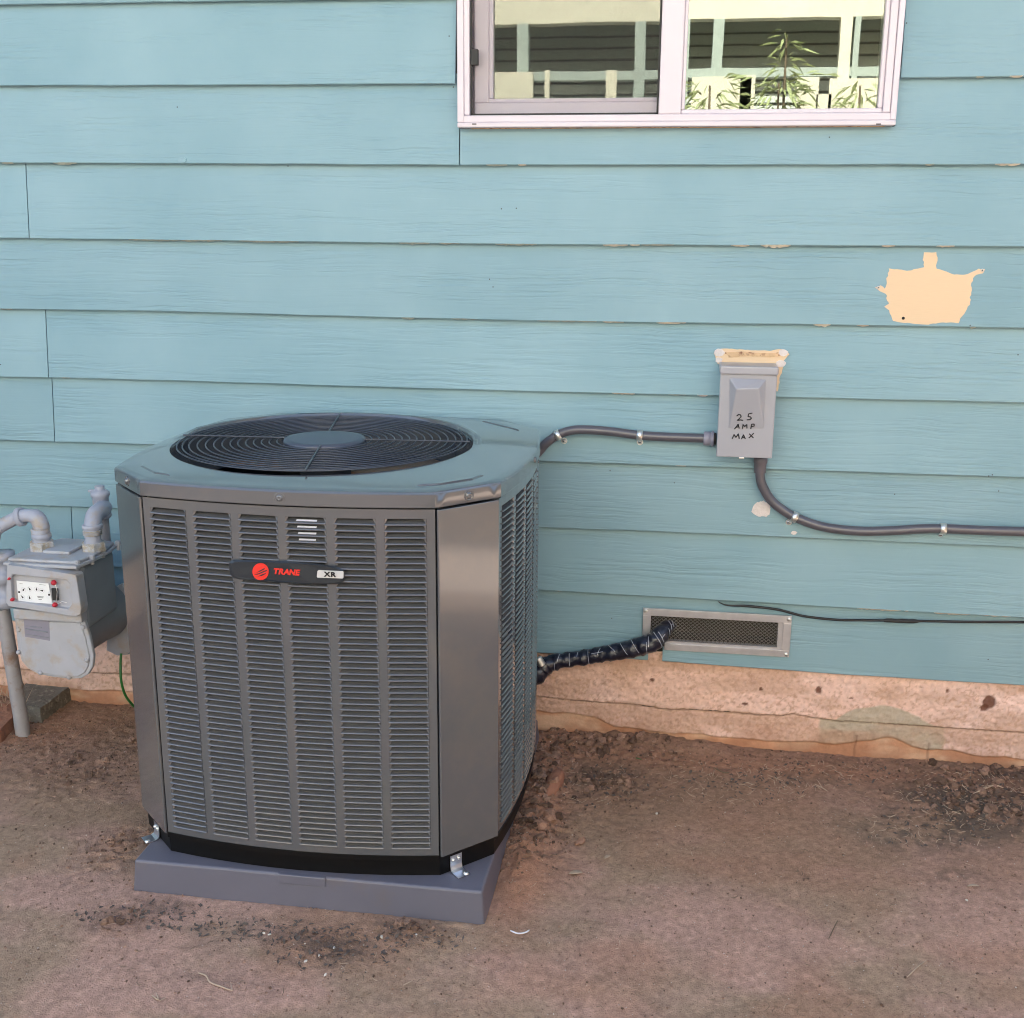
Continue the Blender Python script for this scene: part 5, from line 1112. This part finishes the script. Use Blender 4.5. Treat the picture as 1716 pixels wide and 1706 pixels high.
for u0, u1, v0, v1 in ((1240,1262,128,186),(1160,1255,132,200),(1335,1366,132,200),(1388,1500,134,200),(1366,1388,160,200),(826,893,122,200),(914,921,118,200),(1016,1032,118,200)):
    a, b = V(u0, v0, nd), V(u1, v1, nd); nl(MB().box((min(a.x,b.x), -nd+.008, b.z), (max(a.x,b.x), -nd+.04, a.z)), 'rail_panel', 'neighbour')
nl(MB().box((-4.5, -nd-1.3, zbeam+1.5), (4.5, -nd+.3, zbeam+1.6)), 'porch_roof', 'roof'); nl(MB().box((-4.5,-nd-1.3,0),(4.5,-nd+.05,.9)), 'porch_base', 'roof')
def shrub(u, v, d, n, spread, hgt, label, L_=.115):
    c = V(u, v, d); root = empty('garden_shrub', (c.x, c.y, 0), label, 'shrub', 'leafy shrubs in front of the neighbouring porch'); mb = MB()
    mb.tube([(0,0,0), (.02,0,c.z*.5), (0,0,c.z)], [.02,.014,.006], 8); put('stem', mb.mesh('stem'), root, M['bark'])
    ml = MB()
    for i in range(n):
        a = rng.uniform(0, 6.28); rr_ = rng.random()**.6*spread; o_ = Vector((math.cos(a)*rr_, math.sin(a)*rr_*.5, c.z-hgt*rng.random()+.05)); d_ = Vector((math.cos(a), math.sin(a)*.6, rng.uniform(-.9, .5))).normalized(); sd_ = d_.cross(Vector((rng.uniform(-.4,.4),rng.uniform(-1,1),1))).normalized(); l2 = L_*rng.uniform(.6, 1.2); w2 = l2*.10
        ml.add([o_, o_+d_*l2*.4+sd_*w2, o_+d_*l2-Vector((0,0,l2*.2)), o_+d_*l2*.4-sd_*w2], [(0,1,2,3)])
    put('foliage', ml.mesh('foliage'), root, M['leaf'])
shrub(1318, 60, 4.9, 70, .10, .55, 'tall narrow shrub mirrored in the right window pane')
shrub(1190, 145, 4.9, 90, .17, .30, 'bushy shrub mirrored at the left of the right pane')
shrub(1305, 140, 4.9, 120, .20, .35, 'widest shrub mirrored in the middle of the right pane')
shrub(1440, 145, 4.9, 45, .14, .22, 'sparse shrub mirrored at the right end of the pane')
pv = MB().box((1.45, -6, -.05), (2.07, 6, .02)).build('added_path', mat('added_pale_path', (.66, .52, .43), .85, var=.1)); tag(pv, kind='structure')  # added out of view: pale sunlit strip that brightens the corner post reflection
bu = empty('added_bush', (-2.75, -.42, 0), 'dense dark bush added out of view to darken reflections in the unit', 'shrub')  # unseen addition, gives the unit's left corner something dark to mirror
bs_ = MB()
for i in range(7): a = i*.9; bs_.tube([(0,0,0), (.12*math.cos(a), .08*math.sin(a), .45), (.30*math.cos(a), .22*math.sin(a), 1.0)], [.014,.010,.004], 6)
put('stem', bs_.mesh('stem'), bu, M['bark']); bl_ = MB()
for i in range(3600):
    a, q, z = rng.uniform(0, 6.283), rng.random()**.5, rng.random(); rr_ = q*(.42-.22*abs(z-.45)); o_ = Vector((math.cos(a)*rr_, math.sin(a)*rr_*.85, .04+1.25*z)); R = Euler((rng.uniform(-1,1), rng.uniform(-1,1), rng.uniform(0,6.28))).to_matrix(); l2 = rng.uniform(.03, .055)
    bl_.add([R @ Vector(p)+o_ for p in ((-l2,0,0),(0,-l2*.38,0),(l2,0,0),(0,l2*.38,0))], [(0,1,2,3)])
put('foliage', bl_.mesh('foliage'), bu, mat('added_bush_leaf', (.045, .075, .03), .5, var=.4, vs_=6))
fn = empty('added_fence', (2.1, -2, 0), 'tall cedar board fence added out of view for the unit to mirror', 'fence')  # unseen addition, a tan surface for the right corner post to mirror
for i in range(38):
    y = -5+i*.15; loc_(MB().box((2.1, y, 0), (2.12, y+.140, 1.75+rng.uniform(-.01,.01))), 'added_fence_board', 'fence', fn, fn)
print('objects', len(bpy.data.objects))
